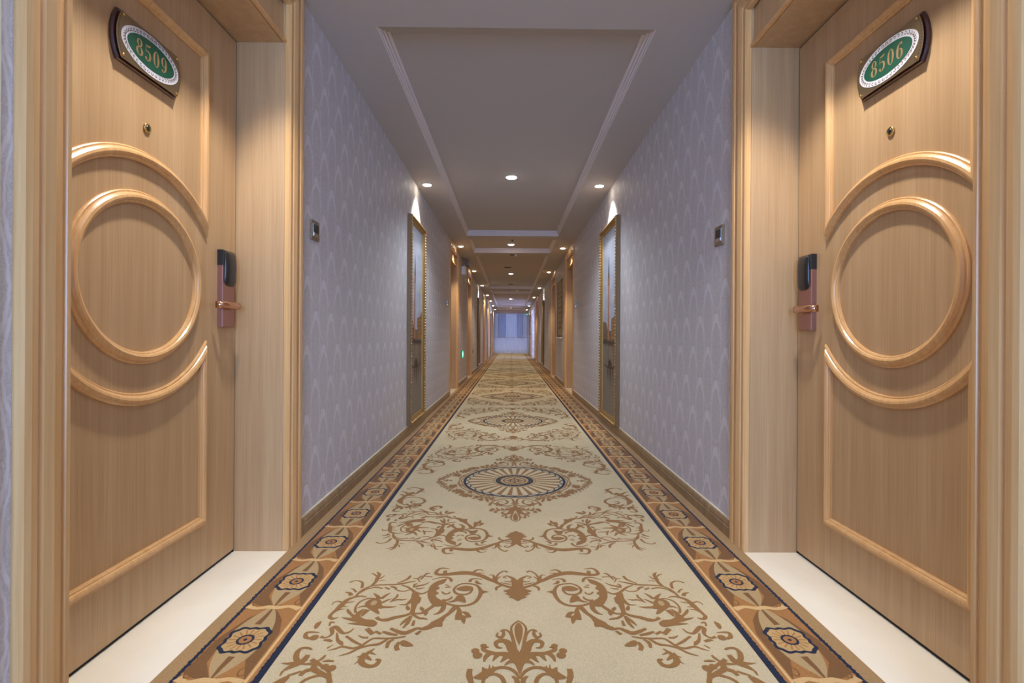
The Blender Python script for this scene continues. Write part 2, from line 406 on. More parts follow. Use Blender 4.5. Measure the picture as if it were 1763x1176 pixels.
# baseboards
def baseboard(name, side, doors, extra, label):
    mb = MB(); pl = WL if side > 0 else WR
    prof = [(0, 0), (0.016, 0), (0.016, 0.050), (0.012, 0.056), (0.014, 0.062), (0.010, 0.076), (0.006, 0.082), (0.0, 0.082)]
    segs = []; y = Y0; gaps = sorted([(c-0.615, c+0.615) for c in doors] + ([extra] if extra else []))
    for (a, b) in gaps: segs.append((y, a)); y = b
    segs.append((y, Y1))
    for (a, b) in segs:
        vs = [(pl+side*n, yy, z) for yy in (a, b) for (n, z) in prof]; k = len(prof)
        mb.add(vs, [(i, (i+1) % k, (i+1) % k+k, i+k) for i in range(k)] + [tuple(range(k)), tuple(range(k, 2*k))], 0)
        mb.box(pl, pl+side*0.007, a, b, 0.082, 0.089, 1)
    tag(mb.build(name, [M['base'], M['trimcream']]), label, 'baseboard', kind='structure')
baseboard('baseboard_left', 1, DOORS_L, None, 'taupe wooden baseboard along the left wall')
baseboard('baseboard_right', -1, DOORS_R, SIDEWIN, 'taupe wooden baseboard along the right wall')

# ------------------------------------------------------------------ doors
REC = 0.212
CZ = 1.078
MOLD = [(-0.019,0.0),(-0.019,0.006),(-0.016,0.009),(-0.012,0.009),(-0.010,0.013),(-0.004,0.0185),(0.003,0.020),(0.009,0.017),(0.012,0.012),(0.015,0.0115),(0.019,0.008),(0.019,0.0)]
def ring_pts(cx, cz, r, n=96): return [(cx+r*cos(2*pi*k/n), cz+0.970*r*sin(2*pi*k/n)) for k in range(n)]
def panel_loop(sign):
    r, hu, hv = 0.384, 0.291, 0.868
    a0 = math.acos(hu/r); pts = []
    pts += [(-hu, sign*hv), (hu, sign*hv)]
    n = 48
    for k in range(n+1):
        a = a0 + (pi-2*a0)*k/n
        pts.append((r*cos(a), sign*r*sin(a)))
    return [(u, CZ+v*(0.978 if abs(v) < 0.5 else 1)) for (u, v) in pts]
def surround(idx, side, yc, label):
    fn = side_fn(side); pl = DL if side > 0 else DR
    mb = MB(); W = 0.5
    # jambs and head lining (veneer)
    for s in (-1, 1):
        mb.box(fn(-0.10,0,0)[0], fn(REC-0.013,0,0)[0], s*W, s*(W+0.06), 0, 2.30)
    mb.box(fn(-0.10,0,0)[0], fn(REC-0.020,0,0)[0], -W, W, 2.13, 2.30)          # head + transom panel
    mb.box(fn(-0.10,0,0)[0], fn(-0.06,0,0)[0], -W, W, 0, 2.13, 2)              # dark stop behind leaf
    mb.box(fn(REC-0.022,0,0)[0], fn(REC-0.006,0,0)[0], -W, W, 2.130, 2.142, 1)  # lip under transom
    # casing
    prof = [(0,-0.012),(0,0.006),(0.006,0.012),(0.016,0.013),(0.019,0.008),(0.024,0.008),(0.030,0.015),(0.050,0.021),(0.070,0.019),(0.080,0.014),(0.084,0.020),(0.098,0.022),(0.110,0.020),(0.1148,0.016),(0.115,-0.012)]
    path = [(W,0),(W,2.29),(-W,2.29),(-W,0)]
    mb.sweep(path, [(-t, REC+h) for (t,h) in prof], fn, m=1)
    o = mb.build('trim_%d' % idx, [M['veneer'], M['solid'], M['gap']], loc=(pl, yc, 0))
    tag(o, label, 'door frame', kind='structure'); return o
def leaf_door(idx, side, yc, label, plate=None):
    fn = side_fn(side); pl = DL if side > 0 else DR
    r = empty('door_%d' % idx, (pl, yc, 0)); tag(r, label, 'door', kind='structure')
    MO = -0.012 if side > 0 else 0.0
    mb = MB(); mb.box(fn(-0.05,0,0)[0], 0, -0.496, 0.4925, 0.012, 2.122); mb.build('door_leaf', M['veneer'], r)
    mb = MB(); mb.box(fn(-0.045,0,0)[0], fn(-0.003,0,0)[0], 0.4930, 0.4995, 0.0, 2.128); mb.box(fn(-0.045,0,0)[0], fn(-0.006,0,0)[0], -0.496, 0.4925, 0.0, 0.0115); mb.build('gap_shade_strip', M['gap'], r)  # dark strips painted in as the shaded gaps beside and under the leaf
    MB().sweep(panel_loop(1), MOLD, fn, closed=True, m=0, smooth=False).build('upper_panel_moulding', M['solid'], r, loc=(0, MO, 0))
    MB().sweep(panel_loop(-1), MOLD, fn, closed=True, m=0).build('lower_panel_moulding', M['solid'], r, loc=(0, MO, 0))
    MB().sweep(ring_pts(0, CZ, 0.2555), MOLD, fn, closed=True, m=0).build('circular_moulding', M['solid'], r, loc=(0, MO, 0))
    # peephole
    ph = MB(); zc = 1.565 if side < 0 else 1.553
    pr = [(0.015,0),(0.0155,0.003),(0.013,0.006),(0.0095,0.007),(0.009,0.004)]
    ph.lathe([(a, side*h) for a, h in pr], 'x', (0, 0.0, zc), 28)
    p = ph.build('peephole', M['brass'], r)
    MB().lathe([(0.009, side*0.0035), (0.0085, side*0.006), (0.005, side*0.0075), (0.0015, side*0.008)], 'x', (0, 0.0, zc), 24).build('lens', M['black'], p)
    # lock
    u1 = 0.4540; u0 = u1-0.083; z0, z1 = 0.935, 1.232
    lk = MB().prism([(u0,z0),(u1,z0),(u1,z1),(u0,z1)], 0, 0.022, fn, bev=0.004).build('lock_body', M['copper'], r)
    MB().prism([(u0-0.001,1.178),(u1+0.001,1.178),(u1+0.001,z1+0.004),(u1-0.012,z1+0.007),(u0-0.001,z1+0.007)], 0, 0.024, fn, bev=0.003).build('reader_cap', M['black'], lk)
    # curved card reader nose
    b = MB(); zs = [1.098, 1.103, 1.115, 1.14, 1.17, 1.20, 1.225, 1.238]; nn = [0.023, 0.029, 0.033, 0.035, 0.036, 0.035, 0.031, 0.024]
    vs = []; K = 9
    for z, n in zip(zs, nn):
        for k in range(K):
            a = k/(K-1); uu = u0+0.010 + (u1-u0-0.008)*a; e = 1-abs(2*a-1)**4
            low = (0.012*(1-e) if z < 1.11 else 0)
            vs.append(fn(0.018 + (n-0.018)*(0.55+0.45*e), uu, z+low))
        for k in (K-1, 0): vs.append(fn(0.010, u0+0.010+(u1-u0-0.008)*(1 if k else 0), z))
    T = K+2; fs = []
    for i in range(len(zs)-1):
        for k in range(T): fs.append((i*T+k, i*T+(k+1) % T, (i+1)*T+(k+1) % T, (i+1)*T+k))
    fs += [tuple(range(T))[::-1], tuple((len(zs)-1)*T+k for k in range(T))]
    b.add(vs, fs, 0, True).build('card_reader', M['black'], lk)
    # lever
    uc = 0.420; zc = 1.020
    lv = MB().lathe([(0.017, side*0.020), (0.017, side*0.028), (0.011, side*0.030), (0.010, side*0.058)], 'x', (0, uc, zc), 24)
    outl = [(uc+0.013, zc+0.008), (uc+0.013, zc-0.008), (uc-0.02, zc-0.009), (uc-0.07, zc-0.009), (uc-0.115, zc-0.006), (uc-0.115, zc+0.006), (uc-0.07, zc+0.007), (uc-0.02, zc+0.009)]
    # lever bar, rising from the rose and sweeping towards the hinges
    sec = []
    for k in range(13):
        t = k/12; u = uc+0.013 - 0.116*t; n = 0.048 + 0.006*sin(pi*t) - 0.014*max(0, t-0.82)/0.18; hh = 0.0150 - 0.002*t
        sec.append([fn(n-0.008, u, zc-hh), fn(n+0.006, u, zc-hh*0.85), fn(n+0.011, u, zc), fn(n+0.006, u, zc+hh*0.85), fn(n-0.008, u, zc+hh)])
    vs = [p for q in sec for p in q]; fs = []
    for i in range(12):
        for k in range(5): fs.append((i*5+k, i*5+(k+1) % 5, (i+1)*5+(k+1) % 5, (i+1)*5+k))
    fs += [(4,3,2,1,0), tuple(60+k for k in range(5))]
    lv.add(vs, fs, 0, True); lv.build('handle', M['coppershine'], lk)
    if plate: nameplate(r, side, plate)
    return r
# --- numerals as tapered strokes
def ribbon(pts, ws, closed=False):
    n = len(pts); L = []; R = []
    for i, p in enumerate(pts):
        a = pts[i-1] if (i > 0 or closed) else p; b = pts[(i+1) % n] if (i < n-1 or closed) else p
        dx, dy = b[0]-a[0], b[1]-a[1]; q = hypot(dx, dy) or 1e-9; nx, ny = -dy/q, dx/q; hw = ws[i]/2
        L.append((p[0]+nx*hw, p[1]+ny*hw)); R.append((p[0]-nx*hw, p[1]-ny*hw))
    vs = []; [vs.extend((l, r)) for l, r in zip(L, R)]
    fs = [(2*i, 2*i+1, 2*i+3, 2*i+2) for i in range(n-1)]
    if closed: fs.append((2*n-2, 2*n-1, 1, 0))
    return vs, fs
def disc(cx, cy, r, n=12, sy=1.0): return [(cx+r*cos(2*pi*k/n), cy+r*sy*sin(2*pi*k/n)) for k in range(n)]
def glyph(ch):
    out = []
    def ring(cx, cy, rx, ry, a, b):
        n = 40; pts = [(cx+rx*cos(2*pi*k/n), cy+ry*sin(2*pi*k/n)) for k in range(n)]
        ws = [b+(a-b)*abs(cos(2*pi*k/n))**2 for k in range(n)]; out.append(ribbon(pts, ws, True))
    def arc(pts, ws): out.append(ribbon(pts, ws))
    def dot(cx, cy, r): p = disc(cx, cy, r); out.append((p, [tuple(range(len(p)))]))
    if ch == '8': ring(.31,.75,.15,.21,.13,.04); ring(.31,.27,.19,.24,.16,.04)
    if ch == '0': ring(.31,.5,.18,.46,.16,.04)
    if ch in '96':
        o0 = len(out)
        ring(.30,.68,.17,.28,.15,.04)
        arc([(.47,.70),(.48,.55),(.46,.38),(.40,.2),(.30,.09),(.18,.05),(.12,.1)], [.14,.15,.15,.12,.06,.04,.05]); dot(.16,.14,.07)
        if ch == '6': out[:] = [([(.62-x, 1-y) for x, y in v], f) for v, f in out]
    if ch == '5':
        arc([(.14,.93),(.3,.91),(.5,.97)], [.03,.13,.09]); arc([(.15,.96),(.13,.75),(.12,.52)], [.04,.04,.04])
        arc([(.12,.53),(.2,.6),(.32,.6),(.43,.52),(.48,.35),(.44,.17),(.34,.07),(.2,.05),(.1,.13)], [.03,.04,.07,.13,.17,.14,.07,.04,.05]); dot(.14,.17,.075)
    return out
def nameplate(r, side, text):
    fn = side_fn(side); zc = 1.789 if side < 0 else 1.775; uoff = -0.005
    d = side                                       # reading direction along u
    def outline(hw, hh, bl):
        pts = []
        for s in (1, -1):
            for k in range(15):
                t = -1+2*k/14; pts.append((s*(hw + bl*(1-t*t)), s*hh*t))
        return pts
    T = lambda n, a, b: fn(n, uoff + d*a, zc + b)
    MBp = MB().prism(outline(0.121, 0.074, 0.020), 0, 0.011, T, bev=0.004); pl = MBp.build('room_number_plate', M['backing'], r)
    MB().prism(outline(0.116, 0.068, 0.018), 0.016, 0.0185, T, bev=0.001).build('metal_plate', M['plategold'], pl)
    e = MB()
    e.prism([(0.120*cos(2*pi*k/64), 0.062*sin(2*pi*k/64)) for k in range(64)], 0.0185, 0.0196, T)
    e.build('enamel_border', M['enamel'], pl)
    g = MB(); g.prism([(0.098*cos(2*pi*k/64), 0.044*sin(2*pi*k/64)) for k in range(64)], 0.0196, 0.0204, T); g.build('green_oval', M['green'], pl)
    # filigree round the enamel
    f = MB()
    for k in range(44):
        a = 2*pi*k/44; cx, cy = 0.109*cos(a), 0.053*sin(a); ph = a*3
        pts = []; 
        for j in range(8):
            q = ph + j*0.75; rr = 0.0010+0.00075*j; pts.append((cx+rr*cos(q), cy+rr*sin(q)))
        v, fs = ribbon(pts, [0.0024]*8); f.add([T(0.0199, x, y) for x, y in v], fs)
    for s in (-1, 1):
        for sv in (-1, 1):
            for j in range(7):
                cx = s*(0.112+0.0035*sin(j)); cy = sv*(0.02+0.006*j)
    for s in (-1, 1):
        for k in range(15):
            t = -0.92+1.84*k/14; cx = s*(0.117+0.016*(1-t*t)-0.004); cy = 0.066*t
            v, fs = ribbon([(cx, cy), (cx+0.002, cy+0.002), (cx, cy+0.005), (cx-0.003, cy+0.004)], [0.0015]*4); f.add([T(0.0190, x, y) for x, y in v], fs)
    f.build('filigree', M['scroll'], pl)
    v = ribbon([(-0.018, 0.049), (0.018, 0.049)], [0.002]*2)
    mk = MB(); mk.add([T(0.0200, x, y) for x, y in v[0]], v[1]); mk.build('small_bar_mark', M['numeral'], pl)
    H = 0.052; adv = 0.0345
    t = MB()
    for i, ch in enumerate(text):
        x0 = (i-2)*adv + 0.001
        for q, (vv, ff) in enumerate(glyph(ch)):
            t.add([T(0.0209+0.00003*q, x0 + x*H*0.98, (y-0.5)*H) for x, y in vv], ff)
    t.build('numerals', M['numeral'], pl, recalc=False)
    for a in (-1, 1):
        for b in (-1, 1):
            MB().lathe([(0.0045, side*0.011), (0.0045, side*0.0215), (0.003, side*0.0235)], 'x', (0, uoff + d*a*0.113, zc + b*0.058), 14).build('screw', M['brass'], pl)

ordn = ['nearest', 'second', 'third', 'fourth', 'fifth', 'sixth and last']
surround_i = 10
allsur = {}
for side, lst, nm in ((1, DOORS_L, 'left'), (-1, DOORS_R, 'right')):
    src = None; sd = None
    for i, yc in enumerate(lst):
        lab = 'light wood door frame, %s on the %s wall' % (ordn[i], nm)
        if src is None:
            src = surround(surround_i, side, yc, lab)
        else:
            c = src.copy(); C.objects.link(c); c.location.y = yc; c.name = 'trim_%d' % surround_i; tag(c, lab)
        surround_i += 1
n_door = 1
for side, lst, nm, num in ((1, DOORS_L, 'left', '8509'), (-1, DOORS_R, 'right', '8506')):
    leaf_door(n_door, side, lst[0], 'light wood guest room door numbered %s with round moulding' % num, num); n_door += 1
    base = leaf_door(n_door, side, lst[1], 'wooden guest room door recessed in the second frame on the %s wall' % nm); n_door += 1
    for i, yc in enumerate(lst[2:]):
        c = copy_tree(base); c.location.y = yc; c.name = 'door_%d' % n_door; n_door += 1
        tag(c, 'wooden guest room door recessed in the %s frame on the %s wall' % (ordn[i+2], nm))
# dark service door on far right wall
dd = empty('door_%d' % n_door, (WR, 24.9, 0)); tag(dd, 'dark brown service door near the far curtain', 'door', kind='structure')
MB().box(-0.02, 0, -0.45, 0.45, 0, 2.05).build('door_leaf', M['darkwood'], dd)
MB().box(-0.03, 0, -0.50, -0.45, 0, 2.10).box(-0.03, 0, 0.45, 0.50, 0, 2.10).box(-0.03, 0, -0.45, 0.45, 2.05, 2.10).build('casing', M['solid'], dd)
MB().box(-0.05, -0.02, 0.36, 0.40, 0.98, 1.0).build('handle', M['chrome'], dd)

# ------------------------------------------------------------------ carpet
KX, KM, PER = 0.030, 1.93, 2.16          # carpet centre, mirror line, repeat
HALF = PER/2
TILES = {'A': (880,970,9.794,1), 'B': (1040,970,8.395,1), 'C': (1080,1040,7.346,1), 'D': (800,1060,9.794,1), 'E': (650,820,10.69,-1), 'F': (780,830,14.7,-1), 'G': (620,820,6.296,-1)}
def t2c(tile, x, y):
    ox, oy, s, kind = TILES[tile]; px, py = ox+x/s, oy+y/s
    y0 = 581.5+0.0125*(px-879); Z = 748.8/(py-y0); X = (px-879)*Z/832.0
    if kind == 1: return (X-KX, KM-Z)
    return (-(X-KX), Z-KM)
S = [ # (tile, points, widths in mm)
 ('A',[(230,290),(290,258),(360,280),(300,298)],[12,9,7,5]),('A',[(220,350),(290,358),(345,350)],[12,8,5]),('A',[(240,400),(320,390),(415,370)],[10,8,4]),
 ('A',[(210,460),(330,430),(420,400),(500,360),(600,320),(720,265),(860,228),(1000,215),(1160,228),(1300,245),(1380,255)],[20,16,16,18,22,26,30,32,30,24,18]),
 ('A',[(480,350),(480,290),(440,230),(380,190),(330,175),(285,195)],[12,11,9,9,10,12]),('A',[(500,345),(518,300),(520,262),(550,243),(595,250)],[14,12,10,8,5]),
 ('A',[(480,320),(430,285),(400,265)],[8,7,4]),('A',[(400,430),(450,440),(490,470),(490,510)],[12,13,13,6]),
 ('A',[(860,210),(820,175),(760,158),(680,175)],[16,13,10,4]),('A',[(850,225),(760,215),(665,212)],[12,9,4]),
 ('A',[(720,325),(800,312),(870,315),(915,335),(925,370)],[5,8,12,14,14]),
 ('A',[(1300,240),(1400,252),(1480,240),(1480,200),(1420,150),(1350,140),(1250,150)],[18,20,18,16,12,10,4]),
 ('A',[(1240,370),(1245,330),(1290,300),(1380,295),(1480,315),(1560,340)],[10,14,12,9,7,4]),
 ('A',[(1250,455),(1290,462),(1350,465)],[6,9,7]),('A',[(1280,440),(1340,420)],[5,7]),('A',[(1270,540),(1300,570),(1360,578),(1415,540)],[6,9,10,7]),
 ('A',[(1240,620),(1270,655),(1340,685),(1420,690)],[6,11,13,16]),
 ('A',[(1420,695),(1330,745),(1200,775),(1080,778),(950,755),(850,700),(785,620),(755,540),(775,470),(830,420),(930,400),(1050,400),(1150,440),(1203,500),(1190,550),(1130,580),(1030,585),(950,560),(905,510),(895,465)],
   [14,13,13,13,14,15,16,18,14,11,10,10,10,11,12,13,12,11,11,8]),
 ('A',[(1180,780),(1140,850),(1150,940),(1180,1020)],[10,16,26,18]),('A',[(1090,880),(1020,905),(980,975)],[8,18,20]),
 ('A',[(1170,780),(1230,830),(1300,900),(1400,970),(1480,1040),(1560,1090),(1660,1140),(1763,1170)],[26,22,17,17,30,38,22,16]),
 ('A',[(1400,740),(1400,810),(1440,870),(1500,910),(1580,935)],[22,20,18,13,4]),('A',[(1560,780),(1640,830),(1720,880),(1763,900)],[16,14,14,14]),
 ('B',[(20,200),(60,200),(110,240),(160,290)],[7,11,12,9]),('B',[(-10,250),(60,245),(110,245)],[10,8,6]),('B',[(140,235),(200,275),(265,270)],[9,10,4]),('B',[(200,280),(170,330)],[8,5]),
 ('B',[(40,330),(110,365),(200,385),(250,400)],[4,11,15,16]),('B',[(110,410),(180,425),(240,425)],[5,10,8]),('B',[(210,350),(255,370),(265,410)],[8,12,8]),
 ('B',[(230,315),(320,330),(430,355),(560,370),(700,375),(850,390),(960,430),(1040,480),(1110,550)],[5,11,15,12,10,11,12,12,12]),
 ('B',[(300,235),(340,280),(400,310),(500,350)],[12,15,12,6]),
 ('B',[(440,375),(360,400),(300,440),(230,490),(140,495),(60,460)],[8,11,13,17,12,10]),
 ('B',[(320,440),(400,465),(480,460),(540,430)],[6,8,8,6]),('B',[(510,430),(560,405),(610,400)],[13,14,5]),('B',[(615,440),(680,412)],[12,10]),('B',[(710,430),(800,415),(880,425),(960,450),(1050,500)],[8,12,10,8,8]),
 ('B',[(870,390),(810,335),(780,280),(750,220),(785,190)],[14,16,20,16,5]),('B',[(790,250),(830,220),(870,215)],[10,8,4]),('B',[(750,290),(700,260),(675,240)],[10,7,3]),('B',[(760,320),(700,310),(665,315)],[8,6,3]),
 ('B',[(1020,430),(1000,380),(1010,340),(1070,320),(1140,330),(1185,350)],[13,14,10,8,8,12]),('B',[(1100,490),(1130,450),(1170,435)],[10,9,4]),('B',[(1180,540),(1190,505),(1260,490)],[20,16,3]),
 ('B',[(950,560),(1030,545),(1120,560),(1200,585),(1270,630),(1330,690),(1400,750),(1460,800),(1500,850),(1460,880),(1380,860)],[5,10,14,18,22,26,18,14,17,15,6]),
 ('B',[(1130,625),(1200,635),(1260,650)],[4,8,9]),('B',[(1310,640),(1380,625),(1430,645),(1465,680)],[9,8,6,3]),('B',[(1230,700),(1320,700)],[3,12]),('B',[(1265,735),(1350,745),(1400,770)],[3,8,8]),
 ('B',[(760,610),(840,580),(940,580),(1040,620),(1110,690),(1130,750),(1120,790)],[9,9,9,9,9,11,12]),
 ('B',[(740,575),(660,520),(605,490)],[18,12,3]),('B',[(770,590),(800,540),(850,500)],[26,15,3]),('B',[(740,640),(660,600),(595,575)],[16,10,3]),('B',[(500,510),(520,550),(560,580),(620,630)],[7,11,11,4]),
 ('B',[(370,575),(440,590),(520,590),(630,630)],[4,10,11,4]),('B',[(530,690),(620,700),(740,700)],[3,13,18]),('B',[(950,690),(1030,695),(1100,720)],[16,11,3]),('B',[(950,740),(1010,800),(1040,840)],[26,17,6]),
 ('B',[(250,480),(255,560),(270,640),(300,740),(320,800)],[26,36,28,18,26]),('B',[(270,560),(330,620),(400,660),(490,660)],[24,20,11,4]),
 ('B',[(-40,645),(60,720),(140,770),(230,790),(320,790)],[14,13,13,12,16]),
 ('B',[(320,790),(230,850),(150,860),(95,875)],[13,13,13,4]),('B',[(320,780),(420,820),(560,850),(680,885),(780,885),(830,850)],[14,17,21,24,14,18]),
 ('B',[(320,820),(400,880),(450,920),(500,965)],[12,16,14,4]),('B',[(330,840),(390,930),(460,1005)],[10,16,7]),('B',[(290,890),(320,970)],[10,14]),
 ('B',[(0,935),(60,985),(150,1015),(250,1005),(340,1040),(430,1075),(520,1060),(640,1010)],[20,20,15,15,20,24,20,12]),
 ('B',[(200,1040),(280,1095)],[12,16]),('B',[(550,1110),(650,1090),(750,1060)],[9,16,12]),('B',[(780,1095),(860,1055)],[12,13]),('B',[(900,1100),(975,1015)],[18,20]),
 ('C',[(80,470),(200,490),(340,500),(480,500),(560,540),(650,600),(760,630),(880,610),(980,640),(1070,665)],[10,14,13,12,13,15,13,13,11,3]),
 ('C',[(180,455),(300,430),(370,410)],[12,17,6]),('C',[(380,440),(470,415)],[10,13]),('C',[(480,440),(560,380)],[14,24]),('C',[(550,490),(620,490),(670,465)],[14,13,4]),
 ('C',[(300,500),(420,570),(540,590),(680,630),(800,690),(935,730)],[13,18,13,13,13,4]),('C',[(640,590),(730,545),(800,495),(830,475)],[10,15,13,12]),
 ('C',[(160,540),(205,600),(190,650)],[14,22,20]),('C',[(230,510),(300,550),(325,620)],[10,20,13]),
 ('C',[(480,630),(560,680),(640,720),(720,745)],[6,18,11,3]),('C',[(470,710),(540,680)],[3,16]),
 ('C',[(590,690),(655,770),(640,830),(560,858),(480,840),(430,780),(480,770)],[30,30,26,22,22,18,10]),('C',[(530,780),(600,730)],[8,24]),('C',[(660,770),(750,835)],[13,3]),
 ('C',[(725,375),(780,420),(860,440),(910,400),(950,360),(1000,380),(1000,440),(1040,480),(1100,500),(1150,485)],[4,11,15,22,20,24,17,11,11,17]),
 ('C',[(960,310),(1010,300),(1030,350)],[6,13,8]),('C',[(1010,545),(1060,530),(1120,530)],[14,18,6]),('C',[(1000,590),(1080,635)],[5,9]),
 ('C',[(1160,435),(1250,430),(1320,440),(1340,490),(1290,515)],[4,13,17,21,13]),
 ('C',[(1270,655),(1310,635),(1400,640),(1460,700),(1470,780),(1430,815)],[10,13,17,24,24,22]),('C',[(1320,720),(1380,790),(1450,830),(1560,880),(1650,930)],[20,30,32,24,8]),
 ('C',[(1470,820),(1570,835),(1665,830)],[22,15,3]),('C',[(1220,850),(1250,830),(1360,840),(1420,830)],[14,22,12,12]),('C',[(1240,840),(1260,900),(1180,950),(1100,995)],[24,28,24,20]),
 ('C',[(1260,900),(1370,930),(1440,990)],[22,22,18]),('C',[(1420,930),(1500,960),(1600,990)],[10,14,10]),('C',[(1650,930),(1690,990)],[12,8]),
 ('C',[(1100,720),(1140,760),(1200,800)],[9,15,10]),('C',[(1000,800),(1080,795),(1150,805)],[8,16,5]),
 ('E',[(560,250),(600,235),(700,220),(800,240),(845,262),(800,290),(740,330),(690,345)],[8,10,11,14,24,26,14,6]),('E',[(640,255),(580,256)],[4,8]),('E',[(845,270),(905,265)],[10,3]),('E',[(830,290),(905,320)],[10,3]),('E',[(845,255),(872,235)],[8,3]),
 ('E',[(500,440),(560,410),(680,400),(800,415),(880,450),(885,490),(820,520),(740,525),(660,510),(635,490),(660,472),(720,480)],[8,9,9,10,15,17,13,11,11,11,9,5]),
 ('E',[(885,490),(800,540),(680,570),(590,588),(530,600)],[13,11,11,14,14]),
 ('D',[(1000,640),(1035,450),(1065,280),(1010,190),(920,138)],[9,9,9,8,8]),
 ('D',[(1030,600),(1055,460),(1080,370),(1130,310),(1200,300),(1250,330)],[8,9,9,9,10,8]),('D',[(1200,310),(1200,380),(1250,430),(1315,400),(1290,345)],[10,14,14,10,6]),
 ('D',[(960,760),(1060,650),(1110,550),(1180,490),(1280,490),(1340,530),(1310,600),(1230,605)],[34,36,30,24,22,16,12,5]),
 ('D',[(920,880),(1060,770),(1200,715),(1350,705),(1480,675),(1550,640),(1540,600),(1460,600)],[44,30,26,18,16,18,16,5]),
 ('D',[(1450,700),(1520,760),(1560,850)],[20,17,4]),('D',[(1330,730),(1410,835)],[20,4]),('D',[(1180,760),(1280,855)],[22,4]),('D',[(1040,820),(1140,850),(1215,905)],[26,14,4]),
 ('D',[(970,1136),(1030,1030),(1130,960),(1250,940),(1380,960)],[9,12,14,14,16]),
 ('F',[(960,640),(970,590),(1060,520),(1200,490),(1340,495),(1405,540),(1370,590),(1270,610),(1170,592),(1150,555),(1210,535),(1290,555)],[16,20,12,11,11,14,14,12,12,11,9,5]),
 ('F',[(1000,400),(1100,440),(1300,455),(1480,460),(1540,500),(1560,570),(1500,600)],[8,9,9,9,14,16,7]),('F',[(1060,390),(1250,400),(1450,425),(1560,450)],[8,8,9,10]),
 ('F',[(560,300),(700,360),(830,385),(970,400)],[10,10,9,8]),('F',[(230,160),(350,230),(450,280),(560,300)],[7,9,11,12]),('F',[(700,370),(780,400),(900,420),(960,405)],[6,8,9,6]),('F',[(160,20),(190,90),(230,130)],[9,12,6]),
 ('F',[(400,300),(500,320)],[16,8]),('F',[(300,100),(360,150),(440,210),(540,250)],[12,14,12,8]),
 ('G',[(1060,30),(1105,60),(1130,120),(1180,150),(1260,190)],[8,10,10,9,7]),('G',[(1085,60),(1090,110),(1130,150)],[8,9,6]),('G',[(1040,20),(1100,-5),(1150,-30)],[10,9,6]),
]
P = [
 ('A',[(100,335),(118,335),(170,295),(230,268),(262,262),(235,300),(228,380),(250,470),(378,515),(310,545),(358,570),(285,585),(314,605),(255,600),(290,630),(215,645),(140,685),(60,640)]),
 ('A',[(800,340),(845,360),(820,400),(720,405),(770,380)]),('A',[(1300,180),(1350,185),(1375,225),(1330,245),(1300,215)]),
 ('A',[(1300,315),(1420,345),(1540,400),(1620,480),(1655,590),(1640,680),(1580,770),(1500,800),(1400,760),(1430,690),(1480,660),(1520,610),(1460,570),(1510,530),(1440,485),(1470,440),(1370,400),(1330,360)]),
 ('A',[(610,538),(700,515),(770,520),(760,590),(690,552)]),('A',[(885,455),(980,435),(1080,450),(1165,490),(1120,520),(1000,528),(905,500)]),
 ('A',[(1100,600),(1160,610),(1220,680),(1330,715),(1240,722),(1150,700),(1020,725),(1040,620)]),('A',[(1030,960),(1090,940),(1128,1010),(1070,1088),(1040,1030)]),
 ('A',[(1430,1040),(1540,1020),(1620,1110),(1450,1140)]),('A',[(1660,890),(1745,880),(1720,955)]),
 ('B',[(740,620),(830,580),(930,605),(985,660),(960,710),(900,750),(810,803),(780,790),(800,730),(730,720),(740,660)]),
 ('B',[(820,930),(880,890),(1000,880),(1060,830),(995,728),(1110,785),(1150,820),(1235,732),(1253,780),(1180,862),(1338,858),(1200,910),(1110,928),(1255,950),(1060,972),(900,990),(840,965)]),
 ('B',[(165,560),(220,535),(245,645),(195,632)]),('B',[(128,718),(180,688),(203,720),(160,752)]),('B',[(338,705),(380,668),(403,710),(380,745),(338,732)]),('B',[(75,770),(150,780),(120,818)]),
 ('C',[(160,545),(110,518),(30,550),(-12,592),(70,602),(140,590)]),('C',[(870,550),(915,520),(930,440),(955,450),(955,550),(880,600)]),('C',[(1120,285),(1200,320),(1226,370),(1200,387),(1150,340)]),
 ('E',[(440,280),(540,300),(600,320),(680,305),(722,342),(640,350),(728,380),(600,375),(520,410),(490,460),(490,510),(450,520),(390,490),(380,460),(460,400),(490,370),(420,355),(480,345),(530,360),(540,330)]),
 ('D',[(915,170),(970,190),(1010,280),(1000,420),(965,520),(930,610),(915,610)]),('D',[(915,700),(960,720),(1060,790),(1030,900),(970,1060),(915,1068)]),
 ('D',[(1250,932),(1380,945),(1410,905),(1445,960),(1470,885),(1500,970),(1595,938),(1610,1020),(1763,1125),(1560,1150),(1450,1060),(1350,985)]),
 ('F',[(150,365),(240,360),(300,315),(370,315),(435,370),(360,412),(300,417),(250,382)]),('F',[(488,462),(560,420),(640,375),(735,412),(600,445),(550,470)]),('F',[(648,482),(740,448),(800,480),(760,513),(700,515)]),
 ('F',[(828,480),(900,468),(945,512),(910,560),(850,520)]),('F',[(48,302),(130,280),(180,245),(225,255),(335,270),(240,312),(170,325)]),('F',[(0,240),(80,218),(130,185),(165,222),(100,255)]),('F',[(20,120),(80,75),(150,120),(90,150)]),
 ('F',[(390,240),(480,250),(540,300),(460,330)]),('F',[(560,280),(640,290),(720,340),(640,350)]),('F',[(740,320),(830,350),(800,390)]),('F',[(840,360),(960,385),(900,405)]),
 ('G',[(850,40),(920,28),(990,8),(1085,45),(1000,62),(930,68),(900,50)]),('G',[(960,120),(1000,98),(1065,130),(1000,142)]),('G',[(1020,165),(1080,148),(1135,170),(1155,197),(1050,202)]),('G',[(1080,215),(1150,198),(1225,220),(1180,243),(1120,237)]),
 ('G',[(1290,250),(1340,265),(1335,285),(1300,272)]),('G',[(1060,85),(1120,110),(1090,125)]),
]
